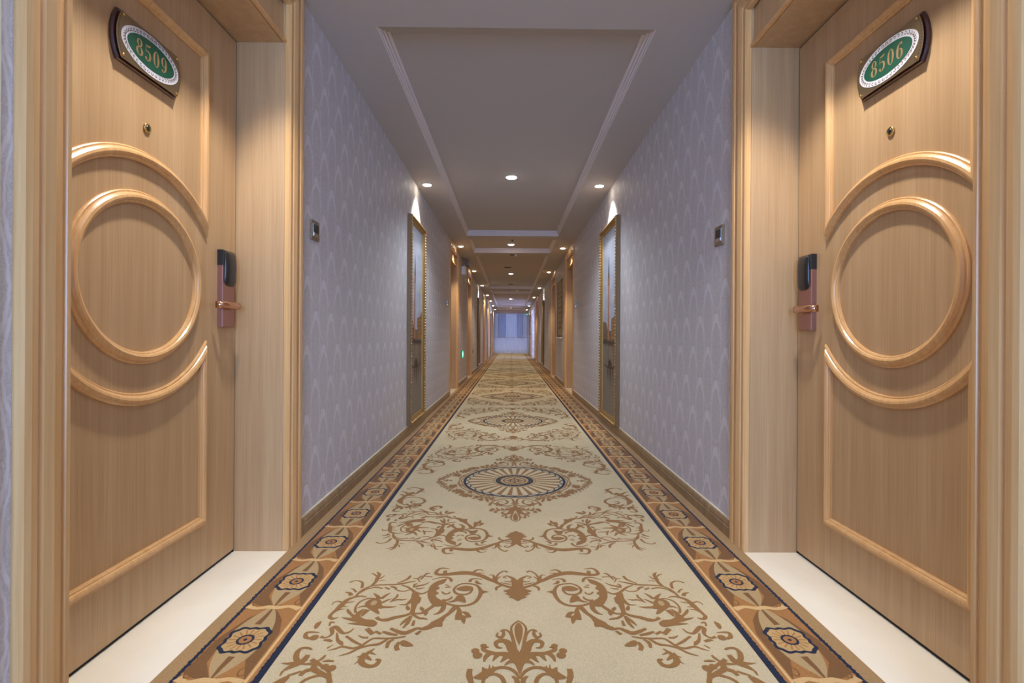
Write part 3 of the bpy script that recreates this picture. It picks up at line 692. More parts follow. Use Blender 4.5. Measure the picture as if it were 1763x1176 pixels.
DOTS = [('C',1230,500,13),('C',1040,890,13),('C',1120,870,11),('D',1660,740,14),('F',990,768,12),('F',1095,810,10)]
def catmull(pts, ws, k=4):
    if len(pts) < 3: k = 2
    out = []; wo = []; n = len(pts)
    for i in range(n-1):
        p0 = pts[max(0,i-1)]; p1 = pts[i]; p2 = pts[i+1]; p3 = pts[min(n-1,i+2)]
        for j in range(k):
            t = j/k
            out.append(tuple(0.5*((2*p1[q])+(-p0[q]+p2[q])*t+(2*p0[q]-5*p1[q]+4*p2[q]-p3[q])*t*t+(-p0[q]+3*p1[q]-3*p2[q]+p3[q])*t**3) for q in (0,1)))
            wo.append(ws[i]+(ws[i+1]-ws[i])*t)
    out.append(pts[-1]); wo.append(ws[-1]); return out, wo
def carpet():
    quad = []     # quadrant shapes: (verts2d, faces, material, level)
    def resamp(w, n):
        if len(w) == n: return w
        return [w[min(len(w)-1, round(i*(len(w)-1)/(n-1)))] for i in range(n)]
    lv = 0; WS = {'A': 0.88, 'B': 0.80, 'C': 0.66, 'D': 0.82, 'E': 0.92, 'F': 0.88, 'G': 0.88}
    for (t, pts, ws) in S:
        ws = resamp(ws, len(pts))
        c = [t2c(t, *p) for p in pts]; c, wo = catmull(c, [w_/1000*WS[t] for w_ in ws]); v, f = ribbon(c, wo); quad.append((v, f, SCR, lv)); lv += 1
    for (t, pts) in P:
        v = [t2c(t, *p) for p in pts]; v2, _ = catmull(v+[v[0]], [1]*(len(v)+1), 3); v2 = v2[:-1]
        if t in 'FG':      # leafy outline
            cx_ = sum(p[0] for p in v2)/len(v2); cy_ = sum(p[1] for p in v2)/len(v2)
            v2 = [(cx_+(p[0]-cx_)*(0.90+0.20*(-1)**i), cy_+(p[1]-cy_)*(0.90+0.20*(-1)**i)) for i, p in enumerate(v2)]
        quad.append((v2, [tuple(range(len(v2)))], SCR, lv)); lv += 1
    for (t, x, y, r) in DOTS:
        c = t2c(t, x, y); v = disc(c[0], c[1], r/1000, 12); quad.append((v, [tuple(range(12))], SCR, lv)); lv += 1
    # leafy garland round the medallion
    gp, gw = catmull([(0.47,1.08),(0.445,1.02),(0.405,0.94),(0.345,0.865),(0.265,0.80),(0.175,0.755),(0.12,0.74)], [0.010,0.008,0.007,0.007,0.006,0.006,0.004], 6)
    v, f = ribbon(gp, gw); quad.append((v, f, SCR, lv)); lv += 1
    for i in range(1, len(gp)-1):
        dx, dy = gp[i+1][0]-gp[i-1][0], gp[i+1][1]-gp[i-1][1]; L = hypot(dx, dy); dx /= L; dy /= L
        sd = 1 if i % 2 else -1; ln = 0.030+0.010*(i % 3 == 0); px_, py_ = gp[i]
        ex, ey = px_ + ln*(0.7*dx - sd*0.75*dy), py_ + ln*(0.7*dy + sd*0.75*dx)
        v, f = ribbon([(px_, py_), ((px_+ex)/2, (py_+ey)/2), (ex, ey)], [0.005, 0.015, 0.002]); quad.append((v, f, SCR, lv)); lv += 1
    # flower eye
    c = t2c('B', 855, 645); v = disc(c[0], c[1], 0.010, 12, 1.6); quad.append((v, [tuple(range(12))], LBEI, lv)); lv += 1
    mb = MB(); EPS = 0.000005; TOP = 0.009
    yA, yB = Y0+0.01, Y1-0.02
    # base strips: (x offset range from centre, material) -- one continuous sheet with sides
    hw = 0.955; xs = [-hw, -0.903, -0.893, -0.712, -0.703, -0.692, -0.672, 0.672, 0.692, 0.703, 0.712, 0.893, 0.903, hw]
    ms = [EDGE, NAVY, BORD, CREAM, BORD, NAVY, FIELD, NAVY, BORD, CREAM, BORD, NAVY, EDGE]
    for i, m in enumerate(ms):
        x0, x1 = KX+xs[i], KX+xs[i+1]
        if i == 0: x0 = WL+0.017
        if i == len(ms)-1: x1 = WR-0.017
        mb.add([(x0,yA,TOP),(x1,yA,TOP),(x1,yB,TOP),(x0,yB,TOP)], [(0,1,2,3)], m)
    xl, xr = WL+0.017, WR-0.017
    mb.add([(xl,yA,0),(xl,yB,0),(xl,yB,TOP),(xl,yA,TOP),(xr,yA,0),(xr,yB,0),(xr,yB,TOP),(xr,yA,TOP)], [(0,1,2,3),(4,5,6,7),(0,3,7,4),(1,2,6,5)], EDGE)
    def put(v, f, m, z): mb.add([(x, y, z) for (x, y) in v], f, m)
    k0 = -2
    for k in range(k0, 12):
        yc = KM + k*PER
        near = yc < 14
        for su in (1, -1):
            for sv in (1, -1):
                for (v, f, m, l) in quad:
                    vv = [(KX+su*max(u, 0.0), yc-sv*min(max(q, 0.0), HALF)) for (u, q) in v]
                    if min(p[1] for p in vv) < yA or max(p[1] for p in vv) > yB: continue
                    put(vv, f, m, TOP+0.0001+EPS*l)
        # medallion ring
        ym = yc + HALF
        if ym-0.35 < yA or ym+0.35 > yB: continue
        def ann(r0, r1, m, z, n=72):
            vs = [(KX+r*cos(2*pi*i/n), ym+r*sin(2*pi*i/n)) for r in (r0, r1) for i in range(n)]
            put(vs, [(i, (i+1) % n, n+(i+1) % n, n+i) for i in range(n)], m, z)
        def dsc(r, m, z, n=72): put([(KX+r*cos(2*pi*i/n), ym+r*sin(2*pi*i/n)) for i in range(n)], [tuple(range(n))], m, z)
        zb = TOP+0.0013
        dsc(0.322, LBEI, zb); dsc(0.316, NAVY, zb+EPS*4); dsc(0.300, FIELD, zb+EPS*8)
        NR = 28
        for i in range(NR):
            a = 2*pi*(i+0.5)/NR
            P_ = lambda r, da: (KX+r*cos(a+da), ym+r*sin(a+da))
            put([P_(0.125,-0.045), P_(0.283,-0.05), P_(0.283,0.05), P_(0.125,0.045)], [(0,1,2,3)], SCR, zb+EPS*12)
            a2 = 2*pi*i/NR + pi/NR; arcp = []
            for j in range(9):
                q = -1+2*j/8; rr = 0.298-0.017*(1-q*q)**0.8; aa = a2+q*pi/NR*0.98; arcp.append((KX+rr*cos(aa), ym+rr*sin(aa)))
            v, f = ribbon(arcp, [0.010,0.008,0.007,0.006,0.006,0.006,0.007,0.008,0.010]); put(v, f, NAVY, zb+EPS*16)
        dsc(0.140, LBEI, zb+EPS*20); dsc(0.132, SCR, zb+EPS*22); dsc(0.128, LBEI, zb+EPS*24)
        dsc(0.117, NAVY, zb+EPS*28); dsc(0.088, LBEI, zb+EPS*32); dsc(0.072, LBRN, zb+EPS*36); dsc(0.062, LBEI, zb+EPS*38)
        for i in range(24):
            a = 2*pi*i/24; put(disc(KX+0.102*cos(a), ym+0.102*sin(a), 0.0035, 6), [tuple(range(6))], LBEI, zb+EPS*30)
        for i in range(8):
            a = 2*pi*i/8; P_ = lambda r, da: (KX+r*cos(a+da), ym+r*sin(a+da))
            put([P_(0.02,0), P_(0.042,-0.26), P_(0.060,0), P_(0.042,0.26)], [(0,1,2,3)], SCR if i % 2 else LBRN, zb+EPS*42)
        ann(0.024, 0.031, NAVY, zb+EPS*46); dsc(0.014, SCR, zb+EPS*48)
    # border flowers
    FP = 0.3400; f0 = 1.425 - 13*FP
    for side in (-1, 1):
        cx = KX + side*0.803; j = 0; yy = f0
        while yy < yB-0.2:
            if yy > yA+0.2:
                z = TOP+0.0002
                T = lambda a, b: (cx + side*a, yy + b)
                # sepia side leaves
                put([T(-0.088,-0.17), T(-0.085,0.03), T(-0.06,0.10), T(-0.03,0.14), T(0.0,0.17), T(-0.045,0.09), T(-0.06,0.0), T(-0.05,-0.09)], [tuple(range(8))], LBRN, z)
                put([T(0.088,-0.14), T(0.085,0.0), T(0.05,0.11), T(0.0,0.17), T(0.05,0.06), T(0.06,-0.02), T(0.05,-0.10), T(0.0,-0.17), T(0.05,-0.16)], [tuple(range(9))], LBRN, z+EPS*4)
                v, _ = catmull([T(0,-0.168), T(-0.045,-0.095), T(-0.060,0.0), T(-0.040,0.10), T(0.005,0.168), T(0.045,0.095), T(0.060,0.0), T(0.040,-0.10), T(0,-0.168)], [1]*9, 4)
                put(v[:-1], [tuple(range(len(v)-1))], LBEI, z+EPS*10)
                for s in (-1, 1):
                    v, f = ribbon([T(0, s*0.165), T(0, s*0.12), T(0.004*s, s*0.075)], [0.006, 0.014, 0.020]); put(v, f, LBRN, z+EPS*14)
                # cream twisted ribbon between flowers
                cp, cw = catmull([T(-0.088, -0.178), T(-0.05, -0.164), T(-0.015, -0.172), T(0.02,-0.168), T(0.055, -0.176), T(0.088, -0.160)], [0.024, 0.014, 0.020, 0.020, 0.014, 0.024]); v, f = ribbon(cp, cw); put(v, f, CREAM, z+EPS*18)
                for s in (-1, 1):
                    rr = [T(s*0.068+0.011*cos(2*pi*i/14), -0.140+s*-0.004+0.017*sin(2*pi*i/14)) for i in range(14)]
                    v, f = ribbon(rr, [0.004]*14, True); put(v, f, LBRN, z+EPS*20)
                # flower: wavy navy outline
                def lobe(r0):
                    out = []
                    for i in range(64):
                        a = 2*pi*i/64; r = r0*(1+0.10*cos(4*(a-pi/4))+0.045*cos(12*a)); out.append(T(r*cos(a)*0.96, r*sin(a)*0.96))
                    return out
                p = lobe(0.069); put(p, [tuple(range(64))], NAVY, z+EPS*26)
                p = lobe(0.0575); put(p, [tuple(range(64))], FLOWER, z+EPS*30)  # tan fill of the flower inside its navy outline
                for i in range(16):
                    a = 2*pi*i/16; Q = lambda r, da: T(r*cos(a+da), r*sin(a+da))
                    put([Q(0.02,-0.1), Q(0.047,-0.05), Q(0.050,0.05), Q(0.02,0.1)], [(0,1,2,3)], BORD, z+EPS*34)
                def rd(r, m, l, n=28): put([T(r*cos(2*pi*i/n), r*sin(2*pi*i/n)) for i in range(n)], [tuple(range(n))], m, z+EPS*l)
                rd(0.0245, NAVY, 38); rd(0.0175, BORD, 42); rd(0.0055, NAVY, 46)
            yy += FP
    # tufted edges of the navy lines
    rnd = random.Random(3)
    for side in (-1, 1):
        for (xo, dr) in ((0.692, 1), (0.903, 1), (0.893, -1)):
            y = 0.9
            while y < 5.0:
                L = rnd.uniform(0.006, 0.016); wv = rnd.uniform(0.001, 0.004)
                x = KX+side*xo
                put([(x, y), (x+side*dr*wv, y+L*0.5), (x, y+L)], [(0,1,2)], NAVY, TOP+0.0001)
                y += L + rnd.uniform(0, 0.012)
    o = mb.build('carpet', CM, recalc=False)
    # faces must look up
    return o
tag(carpet(), 'long cream and gold patterned corridor carpet with navy edged flower borders', 'carpet')

# ------------------------------------------------------------------ pictures
def picture(side, y0, y1, z0, z1, label):
    fn = side_fn(side); pl = WL if side > 0 else WR
    yc = (y0+y1)/2; r = empty('framed_painting', (pl, yc, z0)); tag(r, label, 'painting', 'tall gilt framed harbour paintings')
    w_, h = (y1-y0)/2, z1-z0; d = side
    path = [(-w_, 0), (w_, 0), (w_, h), (-w_, h)]       # outer edge; inward is to the left
    prof = [(0, 0.0), (0, 0.030), (0.003, 0.034), (0.003, 0.040), (0.008, 0.044), (0.014, 0.043), (0.018, 0.037), (0.040, 0.024), (0.044, 0.026), (0.050, 0.024), (0.054, 0.016), (0.054, 0.006)]
    MB().sweep(path, prof[:4], fn, closed=True).build('frame_side', M['golddark'], r)
    fr = MB().sweep(path, prof[3:], fn, closed=True).build('gilt_frame', M['gold'], r)
    # carved beads
    b = MB(); inset = 0.012
    def bead(u, z, ru, rz):
        vs = []; fs = []
        for i in range(4):
            a = pi/2*i/3; 
            for k in range(6):
                q = 2*pi*k/6; vs.append(fn(0.038+0.012*sin(a), u+ru*cos(a)*cos(q), z+rz*cos(a)*sin(q)))
        for i in range(3):
            for k in range(6): fs.append((i*6+k, i*6+(k+1) % 6, (i+1)*6+(k+1) % 6, (i+1)*6+k))
        b.add(vs, fs, 0, True)
    n = int(h/0.030)
    for i in range(n):
        z = inset+(h-2*inset)*(i+0.5)/n; big = 1.25 if i % 3 == 0 else 0.85
        for s in (-1, 1): bead(s*(w_-inset), z, 0.011*big, 0.014)
    n = int(2*w_/0.030)
    for i in range(n):
        u = -w_+inset+(2*w_-2*inset)*(i+0.5)/n; big = 1.25 if i % 3 == 0 else 0.85
        for zz in (inset, h-inset): bead(u, zz, 0.014, 0.011*big)
    b.build('carved_beading', M['gold'], fr)
    # painted canvas: bands of flat paint (sky, city, water) with details
    cv = MB(); iw = w_-0.050; T = lambda n, a, z: fn(n, a*d, z)
    cv.box(fn(0.002,0,0)[0], fn(0.010,0,0)[0], -iw, iw, 0.05, h-0.05, 0)
    def poly(pts, m, n): cv.add([T(n, a*iw, 0.05+zz*(h-0.10)) for a, zz in pts], [tuple(range(len(pts)))], m)
    # pictures: u is mirrored so both show the same scene (reads left to right)
    poly([(-1,0),(1,0),(1,0.42),(-1,0.42)], 1, 0.0104)                                   # water
    poly([(-1,0.40),(1,0.40),(1,0.53),(0.6,0.50),(0.35,0.49),(0.2,0.45),(-0.3,0.46),(-0.5,0.50),(-1,0.51)], 2, 0.0107)   # city
    poly([(0.2,0.40),(1,0.40),(1,0.56),(0.85,0.55),(0.7,0.53),(0.45,0.52),(0.2,0.515)], 3, 0.0110)      # palace
    for k in range(5):
        z = 0.425+0.022*k; poly([(0.25,z),(1,z+0.006),(1,z+0.012),(0.25,z+0.006)], 2, 0.0113)
    poly([(-0.28,0.40),(-0.08,0.40),(-0.10,0.70),(-0.26,0.70)], 4, 0.0112)                # tower shaft
    poly([(-0.30,0.70),(-0.06,0.70),(-0.07,0.745),(-0.29,0.745)], 3, 0.0114)
    poly([(-0.27,0.745),(-0.09,0.745),(-0.18,0.86)], 5, 0.0114)                         # spire
    poly([(-0.24,0.39),(-0.12,0.39),(-0.14,0.24),(-0.22,0.24)], 6, 0.0112)                # reflection of tower
    poly([(0.30,0.39),(1,0.39),(1,0.20),(0.75,0.22),(0.45,0.30)], 6, 0.0111)             # reflection of palace
    rr = random.Random(5)
    for k in range(26):
        a = -0.9+1.8*k/25; z = 0.385+rr.uniform(-0.008, 0.012); poly([(a-0.03,z-0.010),(a+0.03,z-0.008),(a+0.02,z+0.014),(a-0.02,z+0.012)], 5, 0.0116)  # moored boats
    poly([(-0.75,0.262),(-0.3,0.248),(0.3,0.246),(0.85,0.268),(0.9,0.276),(0.3,0.258),(-0.3,0.258),(-0.8,0.272)], 5, 0.0117)   # gondola
    poly([(-0.25,0.255),(0.35,0.255),(0.25,0.285),(0.05,0.302),(-0.15,0.285)], 5, 0.0118)
    poly([(-0.3,0.245),(-0.15,0.245),(-0.2,0.18)], 5, 0.0116); poly([(0.02,0.245),(0.18,0.245),(0.08,0.155)], 5, 0.0116); poly([(0.35,0.245),(0.5,0.245),(0.42,0.19)], 5, 0.0116)
    v, f = ribbon([(0.55,0.60),(0.62,0.63),(0.6,0.66),(0.7,0.68),(0.78,0.655)], [0.03,0.02,0.02,0.03,0.02]); cv.add([T(0.0112, a*iw, 0.05+z*(h-0.10)) for a, z in v], f, 7)
    cv.build('canvas', PAINT, r)
    return r
def paint_sky():
    m, t, b = nt('painted_sky'); b.inputs['Roughness'].default_value = 0.35
    tc = N(t, 'ShaderNodeTexCoord'); nz = N(t, 'ShaderNodeTexNoise'); nz.inputs['Scale'].default_value = 5
    mp = N(t, 'ShaderNodeMapping'); mp.inputs['Scale'].default_value = (1, 0.5, 2); t.links.new(tc.outputs['Object'], mp.inputs[0]); t.links.new(mp.outputs[0], nz.inputs['Vector'])
    cr = N(t, 'ShaderNodeValToRGB'); e = cr.color_ramp.elements
    e[0].position = 0.3; e[0].color = srgb(150,160,182); e[1].position = 0.7; e[1].color = srgb(176,184,202)
    t.links.new(nz.outputs[0], cr.inputs[0]); t.links.new(cr.outputs[0], b.inputs['Base Color']); return m
PAINT = [paint_sky(), plain('painted_water', srgb(118,112,106), 0.4, bump=(60, 0.2, 0.25)), plain('painted_city', srgb(104,88,72), 0.5, bump=(80, 0.2, 0.3)),
         plain('painted_palace', srgb(150,104,62), 0.5, bump=(70, 0.2, 0.25)), plain('painted_tower', srgb(168,112,86), 0.5), plain('painted_dark', srgb(58,48,42), 0.5),
         plain('painted_reflection', srgb(124,98,76), 0.5, bump=(50, 0.2, 0.25)), plain('painted_gold_stroke', srgb(196,170,120), 0.5)]
picture(1, 4.38, 5.10, 0.10, 2.02, 'tall gilt framed painting on the left wall, nearest the camera')
picture(-1, 4.40, 5.20, 0.09, 2.03, 'tall gilt framed painting on the right wall, nearest the camera')
picture(1, 13.55, 14.27, 0.10, 2.02, 'tall gilt framed painting on the left wall between third and fourth doors')
picture(-1, 14.25, 14.97, 0.10, 2.02, 'tall gilt framed painting on the right wall beyond the third door')
picture(1, 22.0, 22.72, 0.10, 2.02, 'tall gilt framed painting farthest down the left wall')

# framed parchment notice on right wall
r = empty('framed_scroll', (WR, 9.70, 0.92)); tag(r, 'beige framed hanging notice between second and third doors on the right', 'picture')
fn = side_fn(-1)
MB().sweep([(-0.42,0),(0.42,0),(0.42,1.12),(-0.42,1.12)], [(0,0),(0,0.022),(0.03,0.026),(0.035,0.01)], fn, closed=True).build('frame', M['golddark'], r)
MB().box(-0.012, -0.002, -0.39, 0.39, 0.03, 1.09).build('paper_panel', M['paper'], r)
rr = random.Random(2); FG = [plain('faded_red', srgb(150,96,78), 0.7), plain('faded_grey', srgb(126,122,104), 0.7), plain('faded_tan', srgb(170,150,110), 0.7)]
for i in range(9):
    z = 0.16+0.10*i
    for u in (-0.22, 0.0, 0.22):
        MB().box(-0.0135, -0.012, u-0.06, u+0.06, z, z+rr.uniform(0.03, 0.06)).build('painted_figure', FG[i % 3], r)
MB().lathe([(0.018,-0.46),(0.018,0.46)], 'y', (-0.03, 0, -0.02), 14).build('bottom_rod', M['white'], r)

# ------------------------------------------------------------------ doorbell panels
def bell(side, y, z, label):
    fn = side_fn(side); pl = WL if side > 0 else WR
    r = empty('doorbell_panel', (pl, y, z)); tag(r, label, 'doorbell', 'square doorbell panels by the doors')
    MB().prism([(-0.044,-0.046),(0.044,-0.046),(0.044,0.046),(-0.044,0.046)], 0, 0.010, fn, bev=0.002).build('face_plate', M['bronze'], r)
    MB().prism([(-0.030,-0.031),(0.030,-0.031),(0.030,0.031),(-0.030,0.031)], 0.010, 0.012, fn, bev=0.0008).build('inner_rim', M['chrome'], r)
    b = MB().prism([(-0.025,-0.012),(0.025,-0.012),(0.025,0.027),(-0.025,0.027)], 0.012, 0.0145, fn, bev=0.001).build('button', M['black'], r)
    MB().prism([(-0.025,-0.027),(0.025,-0.027),(0.025,-0.014),(-0.025,-0.014)], 0.012, 0.0138, fn, bev=0.0006).build('lower_key', M['chrome'], r)
bell(1, 2.302, 1.403, 'square metal doorbell panel on the left wall beside room 8509')
bell(-1, 2.292, 1.392, 'square metal doorbell panel on the right wall beside room 8506')
bell(1, 7.10, 1.40, 'small doorbell panel on the left wall before the second door')
bell(-1, 7.35, 1.40, 'small doorbell panel on the right wall before the second door')
bell(-1, 23.9, 1.10, 'tiny panel on the right wall beside the dark service door')
# pale cable cover running up the wall at the left picture edge
r = empty('cable_cover', (WL, 0.882, 0)); tag(r, 'pale vertical cable cover on the wallpaper at the left photo edge', 'cable cover')
MB().box(0, 0.008, -0.005, 0.006, 0.09, 2.39).build('strip', M['trimcream'], r)
# socket plate
r = empty('wall_socket', (WL, 12.0, 0.55)); tag(r, 'small plate low on left wall past the third door', 'socket')
MB().prism([(-0.043,-0.043),(0.043,-0.043),(0.043,0.043),(-0.043,0.043)], 0, 0.008, side_fn(1), bev=0.002).build('face_plate', M['vent'], r)
MB().box(0.008, 0.0095, -0.02, 0.02, -0.015, 0.015).build('outlet_face', M['dim'], r)

# ------------------------------------------------------------------ low green exit signs with running figure
def low_sign(y, z, label):
    fn = side_fn(1); r = empty('exit_sign', (WL, y, z)); tag(r, label, 'exit sign', 'low green exit signs on the left wall')
    MB().prism([(-0.165,-0.075),(0.165,-0.075),(0.165,0.075),(-0.165,0.075)], 0, 0.012, fn, bev=0.003).build('housing', M['black'], r)
    MB().prism([(-0.155,-0.066),(0.155,-0.066),(0.155,0.066),(-0.155,0.066)], 0.012, 0.014, fn).build('lit_face', M['exit'], r)
    f = MB(); z0 = 0.0148
    def st(p, w): 
        v, fs = ribbon(p, w); f.add([fn(z0, a, b) for a, b in v], fs)
    dd_ = disc(-0.035, 0.045, 0.012); f.add([fn(z0, a, b) for a, b in dd_], [tuple(range(12))])
    st([(-0.045,0.030),(-0.060,-0.005)], [0.022,0.020]); st([(-0.058,-0.005),(-0.035,-0.025),(-0.045,-0.055)], [0.012]*3); st([(-0.062,-0.005),(-0.080,-0.030),(-0.105,-0.035)], [0.012]*3)
    st([(-0.045,0.025),(-0.020,0.010),(-0.005,0.020)], [0.009]*3); st([(-0.050,0.028),(-0.075,0.022),(-0.085,0.005)], [0.009]*3)
    st([(0.03,0.0),(0.10,0.0)], [0.02,0.02]); st([(0.085,0.035),(0.125,0.0),(0.085,-0.035)], [0.016]*3)
    f.build('running_figure_and_arrow', M['exitw'], r, recalc=False)
low_sign(9.35, 0.575, 'low lit green exit sign on left wall between second and third doors')
low_sign(21.3, 0.56, 'tiny lit green exit sign far down the left wall before the last painting')
r = empty('exit_sign', (0.86, 26.2, 2.17)); tag(r, 'small green exit sign hanging at right by the far curtain', 'exit sign')
MB().box(-0.03, 0.09, -0.02, 0.02, -0.035, 0.05).build('housing', M['vent'], r)
MB().box(-0.012, 0.072, -0.022, -0.0205, -0.025, 0.022).build('lit_face', M['exit'], r)
MB().box(0.02, 0.03, -0.004, 0.004, 0.05, 0.235).build('hanger', M['vent'], r)

# ------------------------------------------------------------------ emergency light on left wall
r = empty('emergency_light', (WL, 9.30, 2.10)); tag(r, 'white twin head emergency light high on the left wall with hanging ring', 'emergency light')
MB().prism([(-0.13,0),(0.13,0),(0.13,0.15),(-0.13,0.15)], 0, 0.07, side_fn(1), bev=0.01).build('battery_box', M['white'], r)
for s in (-1, 1):
    h = MB().lathe([(0.02,-0.05),(0.045,-0.03),(0.055,0.03),(0.055,0.04)], 'x', (0.10, s*0.08, 0.215), 20).build('lamp_head', M['vent'], r)
    MB().lathe([(0.050,0.040),(0.048,0.043)], 'x', (0.10, s*0.08, 0.215), 20).build('lens', M['chrome'], h)
    MB().box(0.04, 0.05, s*0.08-0.005, s*0.08+0.005, 0.15, 0.19).build('bracket', M['vent'], r)
cd = MB(); cd.box(0.030, 0.033, -0.002, 0.002, -0.13, 0.0)
pts = [(0.03*cos(2*pi*k/20), -0.16+0.03*sin(2*pi*k/20)) for k in range(20)]
cd.sweep(pts, [(-0.002,0.030),(0.002,0.030),(0.002,0.034),(-0.002,0.034),(-0.002,0.030)], side_fn(1), closed=True); cd.build('pull_ring', M['vent'], r)

# ------------------------------------------------------------------ downlights
def spot(parent, e, col, ang, rad=0.03, dz=-0.012):
    d = bpy.data.lights.new('lamp_light', 'SPOT'); d.energy = e; d.color = col; d.spot_size = radians(ang); d.spot_blend = 0.55; d.shadow_soft_size = rad
    o = bpy.data.objects.new('lamp_light', d); o.location = (0, 0, dz); C.objects.link(o); o.parent = parent; return o
def downlight(x, y, z, big, label, group):
    r = empty('downlight', (x, y, z)); tag(r, label, 'ceiling light', group)
    R = 0.056 if big else 0.046
    MB().lathe([(R-0.006,0.0),(R-0.006,-0.003),(R,-0.004),(R+0.006,-0.003),(R+0.007,0.0)], 'z', (0,0,0), 28).build('trim_ring', M['white'], r)
    MB().lathe([(R-0.007,-0.001),(R-0.010,-0.006),(R-0.022,-0.010),(0.004,-0.011)], 'z', (0,0,0), 28).build('lens', M['lensw'] if big else M['lens'], r)
    return r
WARM = (1.0, 0.88, 0.68); NEUT = (1.0, 0.96, 0.92)
side_y = [1.55, 4.78, 8.0, 10.95, 14.0, 17.2, 19.9, 22.8, 25.9]
names_y = ['over the nearest door', 'above the nearest painting', 'by the second door', 'by the third door', 'above the second painting', 'by the fourth door', 'by the fifth door', 'above the farthest painting', 'next to the far curtain']
SRCL = SRCR = None
for s, nm, x in ((1, 'left', -0.832), (-1, 'right', 0.868)):
    for i, y in enumerate(side_y):
        if s < 0 and i in (6,): continue
        yy = y if s > 0 else y-0.01
        if s < 0: yy = {4: 14.6, 5: 18.0, 2: 8.1, 3: 11.05}.get(i, yy)
        r = downlight(x, yy, ZC, False, 'small recessed ceiling downlight along the %s wall, %s' % (nm, names_y[i].replace('nearest door', 'nearest %s door' % nm)), 'downlights along the %s side' % nm)
        spot(r, 62.0 if i != 0 else 84.0, NEUT if i in (0, 1, 4, 7) else WARM, 92, 0.03 if i else 0.045)
for s, x in ((1, -0.832), (-1, 0.868)):
    r = downlight(x, -1.65, ZC, False, 'recessed downlight behind the camera on the %s side' % ('left' if s > 0 else 'right'), 'downlights behind the camera')
    spot(r, 20.0, NEUT, 92)
cen = [(1.02, ZC), (4.77, ZC+0.078), (8.22, ZC+0.078), (11.97, ZC+0.078), (15.75, ZC+0.078), (19.7, ZC+0.078), (23.5, ZC+0.078), (25.6, ZC+0.078)]
cn = ['just above the camera', 'nearest in view, in the first long coffer', 'in the first short coffer', 'in the second long coffer', 'in the second short coffer', 'in the third long coffer', 'in the third short coffer', 'last before the curtain']
for i, (y, z) in enumerate(cen):
    r = downlight(0.0, y, z, True, 'round bright downlight on the ceiling centre line, %s' % cn[i], 'downlights on the centre line')
    spot(r, [9.0, 80.0, 50.0][min(i, 2)], (0.80, 0.90, 1.0) if i < 2 else (NEUT if i < 3 else WARM), 138 if i < 2 else 110, 0.04)

# ------------------------------------------------------------------ small ceiling fittings
def sprinkler(x, y, z, label):
    r = empty('sprinkler', (x, y, z)); tag(r, label, 'sprinkler', 'ceiling sprinklers')
    MB().lathe([(0.030,0),(0.028,-0.006),(0.010,-0.008),(0.008,-0.035),(0.010,-0.038)], 'z', (0,0,0), 18).build('body', M['vent'], r)
    MB().lathe([(0.022,-0.044),(0.022,-0.047)], 'z', (0,0,0), 16).build('deflector', M['chrome'], r)
    MB().sweep([(-0.014,-0.006),(-0.014,-0.044),(0.014,-0.044),(0.014,-0.006)], [(-0.002,-0.002),(0.002,-0.002),(0.002,0.002),(-0.002,0.002),(-0.002,-0.002)], lambda h,a,b:(a,h,b)).build('yoke', M['chrome'], r)
sprinkler(0.02, 7.80, ZC+0.078, 'small sprinkler on the ceiling just before the second centre light')
sprinkler(0.02, 11.60, ZC+0.078, 'small sprinkler on the ceiling just before the third centre light')
sprinkler(-0.02, 15.02, ZC, 'small sprinkler on the ceiling just before the fourth centre light')
sprinkler(0.02, 19.2, ZC+0.078, 'tiny sprinkler far down the corridor before the fifth centre light')
def speaker(x, y, label):
    r = empty('ceiling_speaker', (x, y, ZC+0.078)); tag(r, label, 'speaker', 'round ceiling speakers')
    MB().lathe([(0.105,0),(0.105,-0.004),(0.098,-0.007),(0.092,-0.007)], 'z', (0,0,0), 36).build('rim', M['ceiling'], r)
    MB().lathe([(0.091,-0.006),(0.070,-0.009),(0.01,-0.010)], 'z', (0,0,0), 36).build('grille', M['dim'], r)
speaker(-0.07, 10.85, 'flat round brown ceiling speaker before the third centre light')
speaker(0.0, 14.25, 'faint flat round ceiling speaker at the end of the second long coffer')
r = empty('sensor_box', (0.035, 8.76, ZC)); tag(r, 'tiny dark sensor box on the beam after the second centre light', 'sensor')
MB().box(-0.055, 0.03, -0.03, 0.03, -0.010, 0).build('dark_face', M['dim'], r); MB().box(0.032, 0.065, -0.025, 0.025, -0.025, 0).build('white_module', M['white'], r)
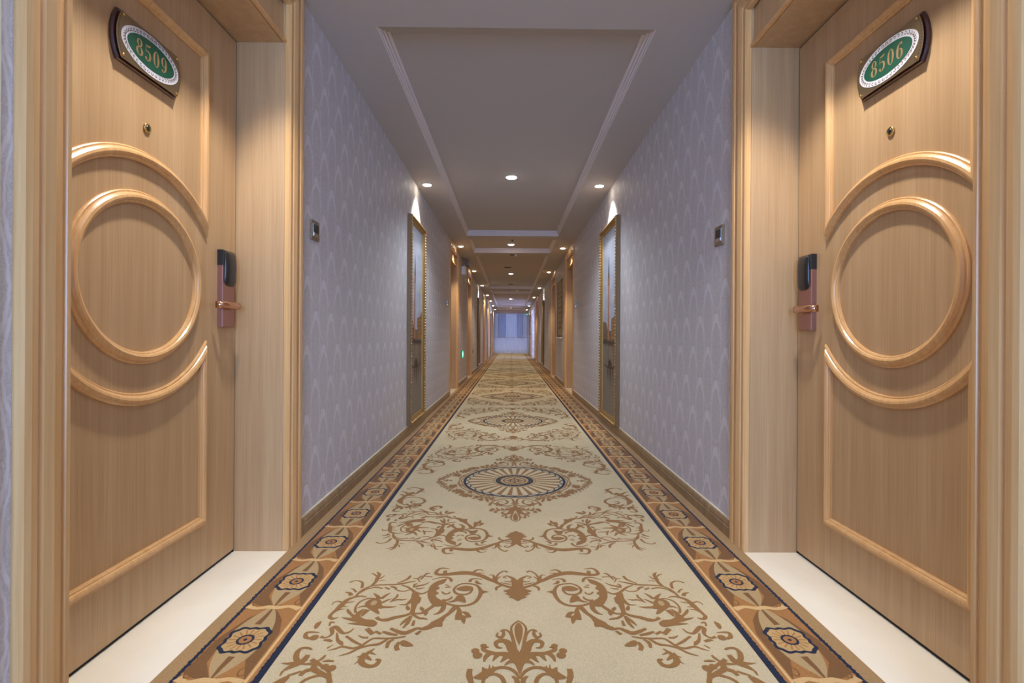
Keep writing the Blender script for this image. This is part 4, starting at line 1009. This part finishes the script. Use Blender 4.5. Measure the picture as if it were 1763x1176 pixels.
def detector(x, y, z, label):
    r = empty('smoke_detector', (x, y, z)); tag(r, label, 'smoke detector', 'smoke detectors')
    MB().lathe([(0.05,0),(0.05,-0.012),(0.044,-0.018)], 'z', (0,0,0), 26).build('base', M['white'], r)
    MB().lathe([(0.036,-0.018),(0.034,-0.034),(0.020,-0.042),(0.004,-0.044)], 'z', (0,0,0), 26).build('sensor_dome', M['white'], r)
detector(0.21, 16.1, ZC+0.078, 'small white smoke detector right of the fourth centre light')
detector(-0.18, 26.0, ZC+0.078, 'dark looking dome detector left of the last centre light')

# ------------------------------------------------------------------ curtains
def curtain(name, a, b, fnc, z0, z1, label, n=160, amp=0.028, waves=15):
    mb = MB(); rows = 7; vs = []
    for j in range(rows+1):
        z = z0+(z1-z0)*j/rows
        for i in range(n+1):
            t = i/n; p = amp*(0.65+0.35*(1-j/rows))*(sin(2*pi*waves*t) + 0.35*sin(2*pi*waves*2.3*t+1) + 0.4*sin(2*pi*3.1*t))
            vs.append(fnc(a+(b-a)*t, p, z))
    fs = [(j*(n+1)+i, j*(n+1)+i+1, (j+1)*(n+1)+i+1, (j+1)*(n+1)+i) for j in range(rows) for i in range(n)]
    mb.add(vs, fs, 0, True); o = empty(name, fnc((a+b)/2, 0, z0)); tag(o, label, 'curtain')
    L = Vector(o.location); 
    mb.v = [(x-L.x, y-L.y, z-L.z) for x, y, z in mb.v]
    mb.build('sheer_panel', M['sheer'], o, recalc=False)
    p0 = Vector(fnc(a, 0, z1+0.012))-L; p1 = Vector(fnc(b, 0, z1+0.012))-L
    MB().box(min(p0.x,p1.x)-0.006, max(p0.x,p1.x)+0.006, min(p0.y,p1.y)-0.008, max(p0.y,p1.y)+0.008, p0.z-0.012, p0.z+0.012).build('curtain_rail', M['white'], o)
curtain('sheer_curtain', WL+0.01, WR-0.01, lambda t, p, z: (t, Y1+0.10+p, z), 0.02, 2.28, 'floor length bluish sheer curtain closing the far end of the corridor')
curtain('sheer_curtain', SIDEWIN[0]+0.05, SIDEWIN[1]-0.05, lambda t, p, z: (WR+0.12+p*0.8, t, z), 0.03, 2.16, 'bright sheer curtain in the side window on the right', n=120, waves=12)
